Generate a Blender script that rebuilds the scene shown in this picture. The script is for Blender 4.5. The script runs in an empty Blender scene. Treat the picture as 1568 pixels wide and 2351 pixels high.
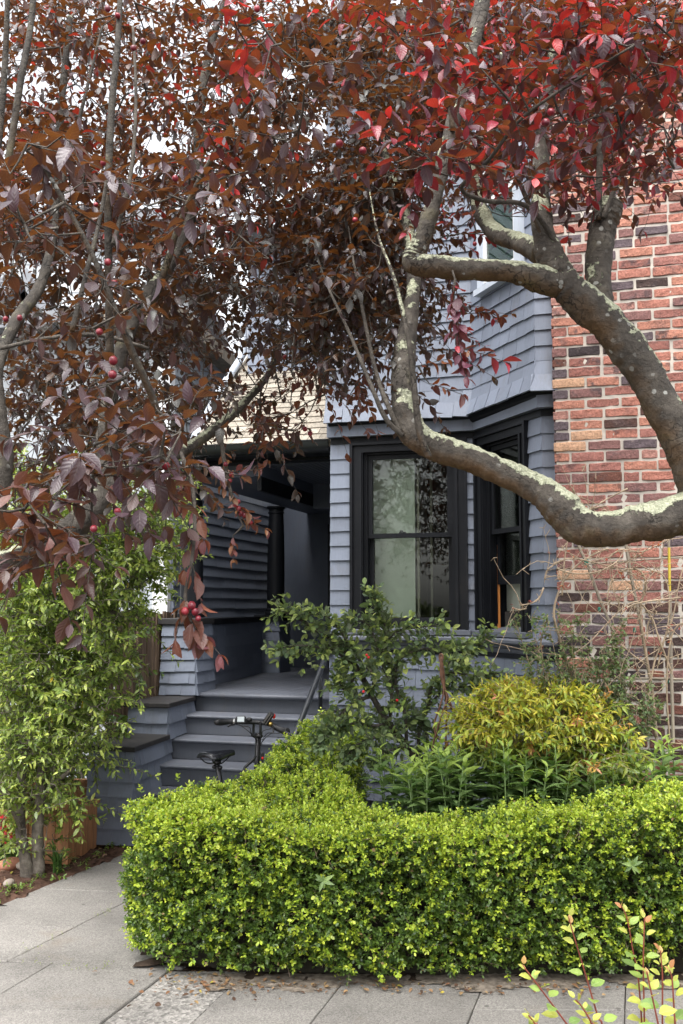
import bpy, math, random
import numpy as np
from mathutils import Vector, Matrix, noise as mnoise

random.seed(7)
RNG = np.random.default_rng(11)
scene = bpy.context.scene
COL = scene.collection
rad = math.radians

# ------------------------------------------------------------------ camera
EYE = 1.65
PITCH = math.atan(217.5 / 2286.0)
cam_data = bpy.data.cameras.new("camera")
cam = bpy.data.objects.new("camera", cam_data)
COL.objects.link(cam)
cam.location = (0, 0, EYE)
cam.rotation_euler = (math.pi / 2 + PITCH, 0, 0)
cam_data.sensor_fit = 'VERTICAL'
cam_data.sensor_height = 36.0
cam_data.lens = 35.0
cam_data.clip_start = 0.05
cam_data.clip_end = 500
scene.camera = cam

# ------------------------------------------------------------------ sky, sun, exposure (overcast)
SUN_EL, SUN_ROT = rad(66), rad(200)
world = bpy.data.worlds.new("World")
scene.world = world
world.use_nodes = True
wn = world.node_tree
wn.nodes.clear()
w_out = wn.nodes.new('ShaderNodeOutputWorld')
w_bg = wn.nodes.new('ShaderNodeBackground')
w_sky = wn.nodes.new('ShaderNodeTexSky')
w_sky.sky_type = 'NISHITA'
w_sky.sun_disc = False
w_sky.sun_elevation = SUN_EL
w_sky.sun_rotation = SUN_ROT
w_sky.air_density = 1.0
w_sky.dust_density = 4.0
w_hsv = wn.nodes.new('ShaderNodeHueSaturation')
w_hsv.inputs['Saturation'].default_value = 0.18
wn.links.new(w_sky.outputs[0], w_hsv.inputs['Color'])
wn.links.new(w_hsv.outputs[0], w_bg.inputs['Color'])
w_bg.inputs['Strength'].default_value = 0.145
wn.links.new(w_bg.outputs[0], w_out.inputs['Surface'])

sun_data = bpy.data.lights.new("sun", 'SUN')
sun_data.energy = 1.5
sun_data.angle = rad(65)
sun_data.color = (1.0, 0.97, 0.93)
sun = bpy.data.objects.new("sun", sun_data)
COL.objects.link(sun)
# sun stands behind the camera, a little to its left, high up
_sd = Vector((math.sin(SUN_ROT) * math.cos(SUN_EL), math.cos(SUN_ROT) * math.cos(SUN_EL), math.sin(SUN_EL)))
sun.rotation_euler = (-_sd).to_track_quat('-Z', 'Y').to_euler()
sun.location = _sd * 30

scene.view_settings.view_transform = 'Standard'
scene.view_settings.look = 'None'
scene.view_settings.gamma = 1.0
scene.view_settings.use_curve_mapping = False
scene.view_settings.exposure = 1.78
scene.cycles.use_denoising = True
scene.cycles.max_bounces = 8
scene.cycles.diffuse_bounces = 5
scene.cycles.glossy_bounces = 3
scene.cycles.transmission_bounces = 5
scene.cycles.transparent_max_bounces = 8

# ------------------------------------------------------------------ coordinates
HA = rad(16.5)                       # the house is turned 16.5 degrees to the camera
HO = Vector((-0.988, 8.28, 0.0))
UU = Vector((math.cos(HA), -math.sin(HA), 0))
VV = Vector((math.sin(HA), math.cos(HA), 0))


def at(dx, dy, depth):
    """point of the place seen at (dx, dy) of the 1568 x 2351 photograph, depth metres ahead of the camera"""
    x = (dx - 784) / 2286.0
    zc = -(dy - 1175.5) / 2286.0
    y = math.cos(PITCH) - zc * math.sin(PITCH)
    z = math.sin(PITCH) + zc * math.cos(PITCH)
    return Vector((x / y * depth, depth, EYE + z / y * depth))


def hw(p, q, z):
    return HO + UU * p + VV * q + Vector((0, 0, z))


def proj_np(P):
    X, Y, Z = P[:, 0], P[:, 1], P[:, 2] - EYE
    yc = Y * math.cos(PITCH) + Z * math.sin(PITCH)
    zc = -Y * math.sin(PITCH) + Z * math.cos(PITCH)
    yc = np.where(yc < 0.05, 0.05, yc)
    return 784 + 2286 * X / yc, 1175.5 - 2286 * zc / yc, yc


# ------------------------------------------------------------------ objects
def link(o, parent=None):
    COL.objects.link(o)
    if parent is not None:
        o.parent = parent
    return o


def tag(o, label=None, cat=None, group=None, kind=None):
    if label: o['label'] = label
    if cat: o['category'] = cat
    if group: o['group'] = group
    if kind: o['kind'] = kind
    return o


def thing(name, loc, label, cat, group=None, rz=0.0):
    o = bpy.data.objects.new(name, None)
    o.empty_display_size = 0.1
    link(o)
    o.location = loc
    o.rotation_euler = (0, 0, rz)
    return tag(o, label, cat, group)


class MB:
    """collects simple shapes, builds them as one mesh"""

    def __init__(self, M=None):
        self.v, self.f, self.M = [], [], M

    def add(self, vs, fs):
        b = len(self.v)
        if self.M is not None:
            vs = [self.M @ Vector(x) for x in vs]
        self.v += [tuple(x) for x in vs]
        self.f += [tuple(b + i for i in f) for f in fs]
        return self

    def hexa(self, p):
        """8 corners: bottom 0-3 counter-clockwise, top 4-7"""
        return self.add(p, [(3, 2, 1, 0), (4, 5, 6, 7), (0, 1, 5, 4), (1, 2, 6, 5), (2, 3, 7, 6), (3, 0, 4, 7)])

    def box(self, x0, x1, y0, y1, z0, z1):
        return self.hexa([(x0, y0, z0), (x1, y0, z0), (x1, y1, z0), (x0, y1, z0),
                          (x0, y0, z1), (x1, y0, z1), (x1, y1, z1), (x0, y1, z1)])

    def cham(self, x0, x1, y0, y1, z0, z1, c):
        """box with its vertical and top edges eased"""
        ring = lambda i, z: [(x0 + i + c, y0 + i, z), (x1 - i - c, y0 + i, z), (x1 - i, y0 + i + c, z), (x1 - i, y1 - i - c, z),
                             (x1 - i - c, y1 - i, z), (x0 + i + c, y1 - i, z), (x0 + i, y1 - i - c, z), (x0 + i, y0 + i + c, z)]
        vs = ring(c, z0) + ring(0, z0 + c) + ring(0, z1 - c) + ring(c, z1)
        fs = [tuple(range(7, -1, -1)), tuple(range(24, 32))]
        for k in range(3):
            for i in range(8):
                j = (i + 1) % 8
                fs.append((k * 8 + i, k * 8 + j, k * 8 + 8 + j, k * 8 + 8 + i))
        return self.add(vs, fs)

    def prism(self, poly, z0, z1):
        n = len(poly)
        vs = [(x, y, z0) for x, y in poly] + [(x, y, z1) for x, y in poly]
        fs = [tuple(range(n - 1, -1, -1)), tuple(range(n, 2 * n))]
        fs += [(i, (i + 1) % n, n + (i + 1) % n, n + i) for i in range(n)]
        return self.add(vs, fs)

    def tube(self, pts, rr, seg=8, cap=True):
        pts = [Vector(p) for p in pts]
        if not hasattr(rr, '__len__'):
            rr = [rr] * len(pts)
        vs, fs = [], []
        ref = None
        n = len(pts)
        for i, p in enumerate(pts):
            t = (pts[min(i + 1, n - 1)] - pts[max(i - 1, 0)])
            if t.length < 1e-9: t = Vector((0, 0, 1))
            t.normalize()
            if ref is None:
                ref = Vector((1, 0, 0)) if abs(t.x) < 0.8 else Vector((0, 1, 0))
            ref = ref - t * ref.dot(t)
            if ref.length < 1e-6: ref = t.orthogonal()
            ref.normalize()
            b = t.cross(ref)
            for k in range(seg):
                a = 2 * math.pi * k / seg
                vs.append(p + (ref * math.cos(a) + b * math.sin(a)) * rr[i])
        for i in range(n - 1):
            for k in range(seg):
                k2 = (k + 1) % seg
                fs.append((i * seg + k, i * seg + k2, (i + 1) * seg + k2, (i + 1) * seg + k))
        if cap:
            fs.append(tuple(range(seg - 1, -1, -1)))
            fs.append(tuple(range((n - 1) * seg, n * seg)))
        return self.add(vs, fs)

    def lathe(self, prof, seg=20, c=(0, 0, 0)):
        vs, fs = [], []
        for r, z in prof:
            for k in range(seg):
                a = 2 * math.pi * k / seg
                vs.append((c[0] + r * math.cos(a), c[1] + r * math.sin(a), c[2] + z))
        for i in range(len(prof) - 1):
            for k in range(seg):
                k2 = (k + 1) % seg
                fs.append((i * seg + k, i * seg + k2, (i + 1) * seg + k2, (i + 1) * seg + k))
        fs.append(tuple(range(seg - 1, -1, -1)))
        fs.append(tuple(range((len(prof) - 1) * seg, len(prof) * seg)))
        return self.add(vs, fs)

    def ball(self, c, r, seg=12, sc=(1, 1, 1)):
        prof = [(max(0.02, math.sin(math.pi * i / 8)), -math.cos(math.pi * i / 8)) for i in range(9)]
        vs, fs = [], []
        for rr, z in prof:
            for k in range(seg):
                a = 2 * math.pi * k / seg
                vs.append((c[0] + r * sc[0] * rr * math.cos(a), c[1] + r * sc[1] * rr * math.sin(a), c[2] + r * sc[2] * z))
        for i in range(8):
            for k in range(seg):
                k2 = (k + 1) % seg
                fs.append((i * seg + k, i * seg + k2, (i + 1) * seg + k2, (i + 1) * seg + k))
        return self.add(vs, fs)

    def sweep(self, line, prof, close_ends=True):
        """closed profile [(outward, z)] along a plan line [(p, q)], outward = right-hand side seen from above facing along it"""
        offs = miter(line)
        vs, fs = [], []
        m = len(prof)
        for (p, q), (nx, ny) in zip(line, offs):
            for o, z in prof:
                vs.append((p + nx * o, q + ny * o, z))
        for i in range(len(line) - 1):
            for k in range(m):
                k2 = (k + 1) % m
                fs.append((i * m + k, i * m + k2, (i + 1) * m + k2, (i + 1) * m + k))
        if close_ends:
            fs.append(tuple(range(m - 1, -1, -1)))
            fs.append(tuple(range((len(line) - 1) * m, len(line) * m)))
        return self.add(vs, fs)

    def mesh(self, name, material, smooth=False):
        me = bpy.data.meshes.new(name)
        me.from_pydata(self.v, [], self.f)
        me.materials.append(material)
        if smooth:
            me.polygons.foreach_set('use_smooth', [True] * len(me.polygons))
        me.update()
        return me

    def build(self, name, material, parent=None, smooth=False, kind=None, auto=None):
        me = self.mesh(name, material, smooth or auto is not None)
        o = bpy.data.objects.new(name, me)
        link(o, parent)
        if auto is not None:
            try:
                me.set_sharp_from_angle(angle=rad(auto))
            except Exception:
                pass
        if kind: o['kind'] = kind
        return o


def miter(line):
    """unit outward offsets (mitred) at every point of a plan line"""
    nn = []
    for i in range(len(line) - 1):
        t = Vector((line[i + 1][0] - line[i][0], line[i + 1][1] - line[i][1])).normalized()
        nn.append(Vector((t.y, -t.x)))
    out = []
    for i in range(len(line)):
        if i == 0: m = nn[0]
        elif i == len(line) - 1: m = nn[-1]
        else:
            m = (nn[i - 1] + nn[i]).normalized()
            m = m / max(0.3, m.dot(nn[i]))
        out.append((m.x, m.y))
    return out


def offset_line(line, o):
    return [(p + n[0] * o, q + n[1] * o) for (p, q), n in zip(line, miter(line))]


def inst(name, me, M, parent=None):
    o = bpy.data.objects.new(name, me)
    COL.objects.link(o)
    if parent is not None: o.parent = parent
    o.matrix_local = M
    return o


def smooth_path(ctrl, n=6):
    """Catmull-Rom through [(Vector, radius)] -> points, radii"""
    P = [Vector(c[0]) for c in ctrl]
    R = [c[1] for c in ctrl]
    pts, rr = [], []
    for i in range(len(P) - 1):
        p0, p1, p2, p3 = P[max(i - 1, 0)], P[i], P[i + 1], P[min(i + 2, len(P) - 1)]
        for k in range(n):
            t = k / n
            pts.append(0.5 * ((2 * p1) + (p2 - p0) * t + (2 * p0 - 5 * p1 + 4 * p2 - p3) * t * t + (3 * p1 - p0 - 3 * p2 + p3) * t ** 3))
            rr.append(R[i] * (1 - t) + R[i + 1] * t)
    pts.append(P[-1]); rr.append(R[-1])
    return pts, rr


# ------------------------------------------------------------------ materials
def new_mat(name):
    m = bpy.data.materials.new(name)
    m.use_nodes = True
    nt = m.node_tree
    nt.nodes.clear()
    out = nt.nodes.new('ShaderNodeOutputMaterial')
    b = nt.nodes.new('ShaderNodeBsdfPrincipled')
    nt.links.new(b.outputs[0], out.inputs['Surface'])
    return m, nt, b, out


def nd(nt, kind, **kw):
    n = nt.nodes.new('ShaderNode' + kind)
    for k, v in kw.items():
        if k in n.inputs.keys() if hasattr(n.inputs, 'keys') else False:
            n.inputs[k].default_value = v
        else:
            setattr(n, k, v)
    return n


def pos(nt, scale=(1, 1, 1)):
    g = nt.nodes.new('ShaderNodeNewGeometry')
    mp = nt.nodes.new('ShaderNodeMapping')
    mp.inputs['Scale'].default_value = scale
    nt.links.new(g.outputs['Position'], mp.inputs['Vector'])
    return mp.outputs[0]


def noise(nt, vec, scale, detail=3, rough=0.55):
    n = nt.nodes.new('ShaderNodeTexNoise')
    n.inputs['Scale'].default_value = scale
    n.inputs['Detail'].default_value = detail
    n.inputs['Roughness'].default_value = rough
    if vec is not None: nt.links.new(vec, n.inputs['Vector'])
    return n.outputs['Fac']


def ramp(nt, fac, stops, interp='LINEAR'):
    r = nt.nodes.new('ShaderNodeValToRGB')
    r.color_ramp.interpolation = interp
    e = r.color_ramp.elements
    while len(e) < len(stops): e.new(0.5)
    for i, (p, c) in enumerate(stops):
        e[i].position = p
        e[i].color = (*c, 1) if len(c) == 3 else c
    nt.links.new(fac, r.inputs[0])
    return r.outputs[0]


def mixc(nt, fac, a, b, mode='MIX'):
    m = nt.nodes.new('ShaderNodeMix')
    m.data_type = 'RGBA'
    m.blend_type = mode
    for i, s in ((0, fac), (6, a), (7, b)):
        if isinstance(s, (int, float)): m.inputs[i].default_value = s
        elif isinstance(s, tuple): m.inputs[i].default_value = (*s, 1)
        else: nt.links.new(s, m.inputs[i])
    return m.outputs[2]


def math_n(nt, op, a, b=None):
    m = nt.nodes.new('ShaderNodeMath')
    m.operation = op
    for i, s in ((0, a), (1, b)):
        if s is None: continue
        if isinstance(s, (int, float)): m.inputs[i].default_value = s
        else: nt.links.new(s, m.inputs[i])
    return m.outputs[0]


def rnd(nt):
    """one random number per object and per loose piece"""
    oi = nt.nodes.new('ShaderNodeObjectInfo')
    g = nt.nodes.new('ShaderNodeNewGeometry')
    return math_n(nt, 'FRACT', math_n(nt, 'ADD', oi.outputs['Random'], g.outputs['Random Per Island']))


def bump(nt, b, h, strength=0.3, dist=0.01):
    n = nt.nodes.new('ShaderNodeBump')
    n.inputs['Strength'].default_value = strength
    n.inputs['Distance'].default_value = dist
    nt.links.new(h, n.inputs['Height'])
    nt.links.new(n.outputs[0], b.inputs['Normal'])


def plain(name, c, rough=0.5, metal=0.0, var=0.15, scale=8, bs=0.15, stretch=(1, 1, 1), spec=0.5, vr=0.0):
    m, nt, b, _ = new_mat(name)
    v = pos(nt, stretch)
    n = noise(nt, v, scale, 5)
    lo = tuple(x * (1 - var) for x in c); hi = tuple(min(1, x * (1 + var)) for x in c)
    col = ramp(nt, n, [(0.3, lo), (0.7, hi)])
    if vr:
        r = rnd(nt)
        col = mixc(nt, 1.0, col, ramp(nt, r, [(0, (1 - vr,) * 3), (1, (1.0,) * 3)]), 'MULTIPLY')
    nt.links.new(col, b.inputs['Base Color'])
    b.inputs['Roughness'].default_value = rough
    b.inputs['Metallic'].default_value = metal
    b.inputs['Specular IOR Level'].default_value = spec
    if bs: bump(nt, b, noise(nt, v, scale * 6, 4), bs, 0.004)
    return m


def paint_mat(name, c, rough=0.55, vr=0.17, grain=(90, 90, 7), bs=0.35, dirty=0.42, spec=0.4):
    """painted wood: faint grain, faint wash of dirt, pieces a shade apart"""
    m, nt, b, _ = new_mat(name)
    v = pos(nt)
    g = noise(nt, pos(nt, grain), 1.0, 3)
    big = noise(nt, v, 2.3, 4)
    col = ramp(nt, big, [(0.25, tuple(x * 0.84 for x in c)), (0.75, tuple(x * 1.1 for x in c))])
    dirt = ramp(nt, noise(nt, pos(nt, (7, 7, 2.2)), 1.0, 6, 0.7), [(0.55, (0,) * 3), (0.78, (dirty,) * 3)])
    col = mixc(nt, dirt, col, (.12, .105, .09))
    col = mixc(nt, 1.0, col, ramp(nt, rnd(nt), [(0, (1 - vr,) * 3), (1, (1.03,) * 3)]), 'MULTIPLY')
    col = mixc(nt, 1.0, col, ramp(nt, g, [(0.25, (0.9,) * 3), (0.6, (1.0,) * 3)]), 'MULTIPLY')
    nt.links.new(col, b.inputs['Base Color'])
    nt.links.new(ramp(nt, big, [(0.3, (rough - 0.08,) * 3), (0.7, (rough + 0.1,) * 3)]), b.inputs['Roughness'])
    b.inputs['Specular IOR Level'].default_value = spec
    bump(nt, b, g, bs, 0.003)
    return m


def brick_mat(name, dark):
    m, nt, b, _ = new_mat(name)
    r = rnd(nt)
    if dark:
        st = [(0, (.055, .034, .03)), (.3, (.09, .045, .036)), (.55, (.15, .062, .045)), (.75, (.045, .033, .035)), (.9, (.2, .075, .05))]
    else:
        st = [(0, (.30, .125, .10)), (.16, (.41, .17, .125)), (.34, (.35, .15, .122)), (.50, (.45, .20, .14)), (.62, (.23, .115, .105)),
              (.74, (.12, .09, .10)), (.87, (.38, .19, .155)), (.95, (.55, .33, .21))]
    base = ramp(nt, r, st, 'CONSTANT')
    v = pos(nt)
    n1 = noise(nt, v, 11, 6, 0.65)
    n2 = noise(nt, v, 70, 6, 0.75)
    burnt = ramp(nt, n1, [(0.50, (0, 0, 0)), (0.62, (1, 1, 1))])
    r2 = math_n(nt, 'FRACT', math_n(nt, 'MULTIPLY', r, 7.31))
    bf = math_n(nt, 'MULTIPLY', burnt, ramp(nt, r2, [(0.25, (0.1,) * 3), (0.9, (0.85,) * 3)]))
    col = mixc(nt, bf, base, (.075, .055, .058))
    col = mixc(nt, 1.0, col, ramp(nt, n2, [(0.32, (0.5,) * 3), (0.5, (0.95,) * 3), (0.7, (1.25,) * 3)]), 'MULTIPLY')
    pale = ramp(nt, noise(nt, v, 30, 4), [(0.62, (0,) * 3), (0.8, (0.35,) * 3)])
    col = mixc(nt, pale, col, (.42, .33, .28))
    nt.links.new(col, b.inputs['Base Color'])
    b.inputs['Roughness'].default_value = 0.8
    b.inputs['Specular IOR Level'].default_value = 0.3
    bump(nt, b, math_n(nt, 'ADD', n2, math_n(nt, 'MULTIPLY', n1, 1.2)), 1.0, 0.010)
    return m


def concrete_mat(name, c=(.22, .207, .19), coarse=False):
    m, nt, b, _ = new_mat(name)
    v = pos(nt)
    big = noise(nt, v, 1.7, 6, 0.6)
    vor = nt.nodes.new('ShaderNodeTexVoronoi')
    vor.inputs['Scale'].default_value = 75 if coarse else 190
    nt.links.new(v, vor.inputs['Vector'])
    fine = noise(nt, v, 150, 3, 0.7)
    col = ramp(nt, big, [(0.25, tuple(x * 0.62 for x in c)), (0.5, c), (0.72, tuple(x * 1.16 for x in c))])
    sp = ramp(nt, vor.outputs['Color'], [(0.1, (0.55,) * 3), (0.45, (0.95,) * 3), (0.85, (1.4,) * 3)])
    col = mixc(nt, 1.0 if coarse else 0.65, col, sp, 'MULTIPLY')
    col = mixc(nt, 1.0, col, ramp(nt, fine, [(0.3, (0.75,) * 3), (0.6, (1.06,) * 3)]), 'MULTIPLY')
    spots = ramp(nt, noise(nt, v, 11, 5, 0.7), [(0.66, (0,) * 3), (0.76, (0.5,) * 3)])
    col = mixc(nt, spots, col, (.09, .08, .065))
    gum = nt.nodes.new('ShaderNodeTexVoronoi'); gum.inputs['Scale'].default_value = 5.5
    nt.links.new(v, gum.inputs['Vector'])
    col = mixc(nt, ramp(nt, gum.outputs['Distance'], [(0.05, (.7,) * 3), (0.075, (0,) * 3)]), col, (.075, .07, .062))
    rust = ramp(nt, noise(nt, v, 2.6, 5, 0.65), [(0.58, (0,) * 3), (0.72, (.35,) * 3)])
    col = mixc(nt, rust, col, (.20, .155, .11))
    col = mixc(nt, 1.0, col, ramp(nt, rnd(nt), [(0, (0.86,) * 3), (1, (1.04,) * 3)]), 'MULTIPLY')
    nt.links.new(col, b.inputs['Base Color'])
    b.inputs['Roughness'].default_value = 0.85
    b.inputs['Specular IOR Level'].default_value = 0.25
    bump(nt, b, math_n(nt, 'ADD', fine, vor.outputs['Distance']), 0.5 if coarse else 0.3, 0.008 if coarse else 0.003)
    return m


def bark_mat(name, lichen=True, tone=1.0, lt=.655):
    m, nt, b, _ = new_mat(name)
    v = pos(nt)
    n1 = noise(nt, v, 14, 6, 0.65)
    n2 = noise(nt, v, 48, 5, 0.75)
    n3 = noise(nt, v, 5, 4)
    col = ramp(nt, n1, [(0.3, (.035 * tone, .030 * tone, .026 * tone)), (0.5, (.075 * tone, .064 * tone, .052 * tone)), (0.72, (.15 * tone, .132 * tone, .11 * tone))])
    g = nt.nodes.new('ShaderNodeNewGeometry')
    sx = nt.nodes.new('ShaderNodeSeparateXYZ')
    nt.links.new(g.outputs['Normal'], sx.inputs[0])
    if lichen:
        # ochre tint, stronger on the undersides, moss tint in places
        under = ramp(nt, math_n(nt, 'ADD', math_n(nt, 'MULTIPLY', sx.outputs['Z'], -0.5), math_n(nt, 'MULTIPLY', n3, 0.9)), [(0.50, (0,) * 3), (0.85, (0.6,) * 3)])
        col = mixc(nt, under, col, (.15, .075, .022))
        moss = ramp(nt, noise(nt, v, 7, 5, 0.6), [(0.58, (0,) * 3), (0.75, (0.5,) * 3)])
        col = mixc(nt, moss, col, (.11, .10, .03))
    col = mixc(nt, 1.0, col, ramp(nt, n2, [(0.3, (0.68,) * 3), (0.65, (1.12,) * 3)]), 'MULTIPLY')
    if lichen:
        cr = nt.nodes.new('ShaderNodeTexVoronoi'); cr.feature = 'DISTANCE_TO_EDGE'; cr.inputs['Scale'].default_value = 26
        wv = nt.nodes.new('ShaderNodeVectorMath'); wv.operation = 'ADD'
        nv = nt.nodes.new('ShaderNodeTexNoise'); nv.inputs['Scale'].default_value = 18; nv.inputs['Detail'].default_value = 4
        nt.links.new(v, nv.inputs['Vector'])
        sc_ = nt.nodes.new('ShaderNodeVectorMath'); sc_.operation = 'SCALE'; sc_.inputs['Scale'].default_value = .09
        nt.links.new(nv.outputs['Color'], sc_.inputs[0]); nt.links.new(v, wv.inputs[0]); nt.links.new(sc_.outputs[0], wv.inputs[1])
        nt.links.new(wv.outputs[0], cr.inputs['Vector'])
        crack = ramp(nt, cr.outputs['Distance'], [(0.0, (1,) * 3), (0.035, (0,) * 3)])
        crack = math_n(nt, 'MULTIPLY', crack, ramp(nt, noise(nt, v, 4, 3), [(0.5, (0,) * 3), (0.6, (.8,) * 3)]))
        col = mixc(nt, crack, col, (.015, .012, .010))
        top = math_n(nt, 'ADD', math_n(nt, 'MULTIPLY', sx.outputs['Z'], 0.34), math_n(nt, 'ADD', math_n(nt, 'MULTIPLY', noise(nt, v, 8, 3), 0.55), math_n(nt, 'MULTIPLY', noise(nt, v, 45, 5, 0.7), 0.45)))
        lf = ramp(nt, top, [(lt, (0,) * 3), (lt + .03, (1,) * 3)])
        lc = ramp(nt, noise(nt, v, 120, 3), [(0.3, (.23, .245, .155)), (0.6, (.46, .47, .34)), (0.8, (.60, .59, .45))])
        col = mixc(nt, lf, col, lc)
        sp = nt.nodes.new('ShaderNodeTexVoronoi')
        sp.inputs['Scale'].default_value = 22
        nt.links.new(v, sp.inputs['Vector'])
        sf = ramp(nt, math_n(nt, 'ADD', sp.outputs['Distance'], math_n(nt, 'MULTIPLY', noise(nt, v, 70, 3), 0.22)), [(0.27, (0.75,) * 3), (0.30, (0,) * 3)])
        gate = ramp(nt, noise(nt, v, 6, 2), [(0.5, (0,) * 3), (0.6, (1,) * 3)])
        col = mixc(nt, math_n(nt, 'MULTIPLY', sf, gate), col, (.36, .36, .33))
        h = math_n(nt, 'ADD', math_n(nt, 'ADD', n2, math_n(nt, 'MULTIPLY', n1, 1.2)), math_n(nt, 'SUBTRACT', math_n(nt, 'MULTIPLY', lf, math_n(nt, 'ADD', 0.7, noise(nt, v, 130, 3))), math_n(nt, 'MULTIPLY', crack, 1.5)))
    else:
        h = math_n(nt, 'ADD', n2, n1)
    nt.links.new(col, b.inputs['Base Color'])
    b.inputs['Roughness'].default_value = 0.78
    b.inputs['Specular IOR Level'].default_value = 0.3
    bump(nt, b, h, 1.0, 0.010)
    return m


def leaf_mat(name, t_old, t_young, trans=0.35, rough=0.38, spec=0.5, vein=0.25, vein_light=0.12, back=None):
    """leaf: the colour sits on each leaf (attribute col, alpha = how young it is); light passes through; veins in relief"""
    m, nt, b, out = new_mat(name)
    a = nt.nodes.new('ShaderNodeAttribute')
    a.attribute_name = 'col'
    uv = nt.nodes.new('ShaderNodeUVMap'); uv.uv_map = 'lc'
    sx = nt.nodes.new('ShaderNodeSeparateXYZ')
    nt.links.new(uv.outputs[0], sx.inputs[0])
    ax = math_n(nt, 'ABSOLUTE', sx.outputs['X'])
    w = math_n(nt, 'SINE', math_n(nt, 'MULTIPLY', math_n(nt, 'SUBTRACT', sx.outputs['Y'], math_n(nt, 'MULTIPLY', ax, 0.28)), 42.0))
    mid = ramp(nt, ax, [(0.0, (1,) * 3), (0.13, (0,) * 3)])
    col = mixc(nt, math_n(nt, 'MULTIPLY', mid, vein_light * 2.2), a.outputs['Color'], (.5, .42, .3))
    ve = ramp(nt, w, [(0.86, (0,) * 3), (1.0, (vein_light,) * 3)])
    col = mixc(nt, ve, col, (.4, .36, .28))
    blot = noise(nt, pos(nt), 38, 3)
    col = mixc(nt, 1.0, col, ramp(nt, blot, [(0.3, (0.78,) * 3), (0.65, (1.12,) * 3)]), 'MULTIPLY')
    if back is not None:
        g = nt.nodes.new('ShaderNodeNewGeometry')
        col = mixc(nt, math_n(nt, 'MULTIPLY', g.outputs['Backfacing'], 0.6), col, back)
    nt.links.new(col, b.inputs['Base Color'])
    b.inputs['Roughness'].default_value = rough
    b.inputs['Specular IOR Level'].default_value = spec
    bump(nt, b, math_n(nt, 'SUBTRACT', w, math_n(nt, 'MULTIPLY', mid, 2.0)), vein, 0.0012)
    tr = nt.nodes.new('ShaderNodeBsdfTranslucent')
    nt.links.new(mixc(nt, a.outputs['Alpha'], t_old, t_young), tr.inputs['Color'])
    mx = nt.nodes.new('ShaderNodeMixShader')
    mx.inputs[0].default_value = trans
    nt.links.new(b.outputs[0], mx.inputs[1])
    nt.links.new(tr.outputs[0], mx.inputs[2])
    nt.links.new(mx.outputs[0], out.inputs['Surface'])
    return m


def glass_mat(name):
    m = bpy.data.materials.new(name)
    m.use_nodes = True
    nt = m.node_tree
    nt.nodes.clear()
    out = nt.nodes.new('ShaderNodeOutputMaterial')
    tp = nt.nodes.new('ShaderNodeBsdfTransparent')
    tp.inputs['Color'].default_value = (.86, .90, .87, 1)
    gl = nt.nodes.new('ShaderNodeBsdfGlossy')
    gl.inputs['Roughness'].default_value = 0.015
    fr = nt.nodes.new('ShaderNodeFresnel'); fr.inputs['IOR'].default_value = 1.55
    nb = nt.nodes.new('ShaderNodeBump'); nb.inputs['Strength'].default_value = 0.05
    nt.links.new(noise(nt, pos(nt), 3.0, 2), nb.inputs['Height'])
    nt.links.new(nb.outputs[0], gl.inputs['Normal'])
    mx = nt.nodes.new('ShaderNodeMixShader')
    nt.links.new(math_n(nt, 'MULTIPLY', fr.outputs[0], 0.85), mx.inputs[0])
    nt.links.new(tp.outputs[0], mx.inputs[1])
    nt.links.new(gl.outputs[0], mx.inputs[2])
    nt.links.new(mx.outputs[0], out.inputs['Surface'])
    return m


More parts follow.
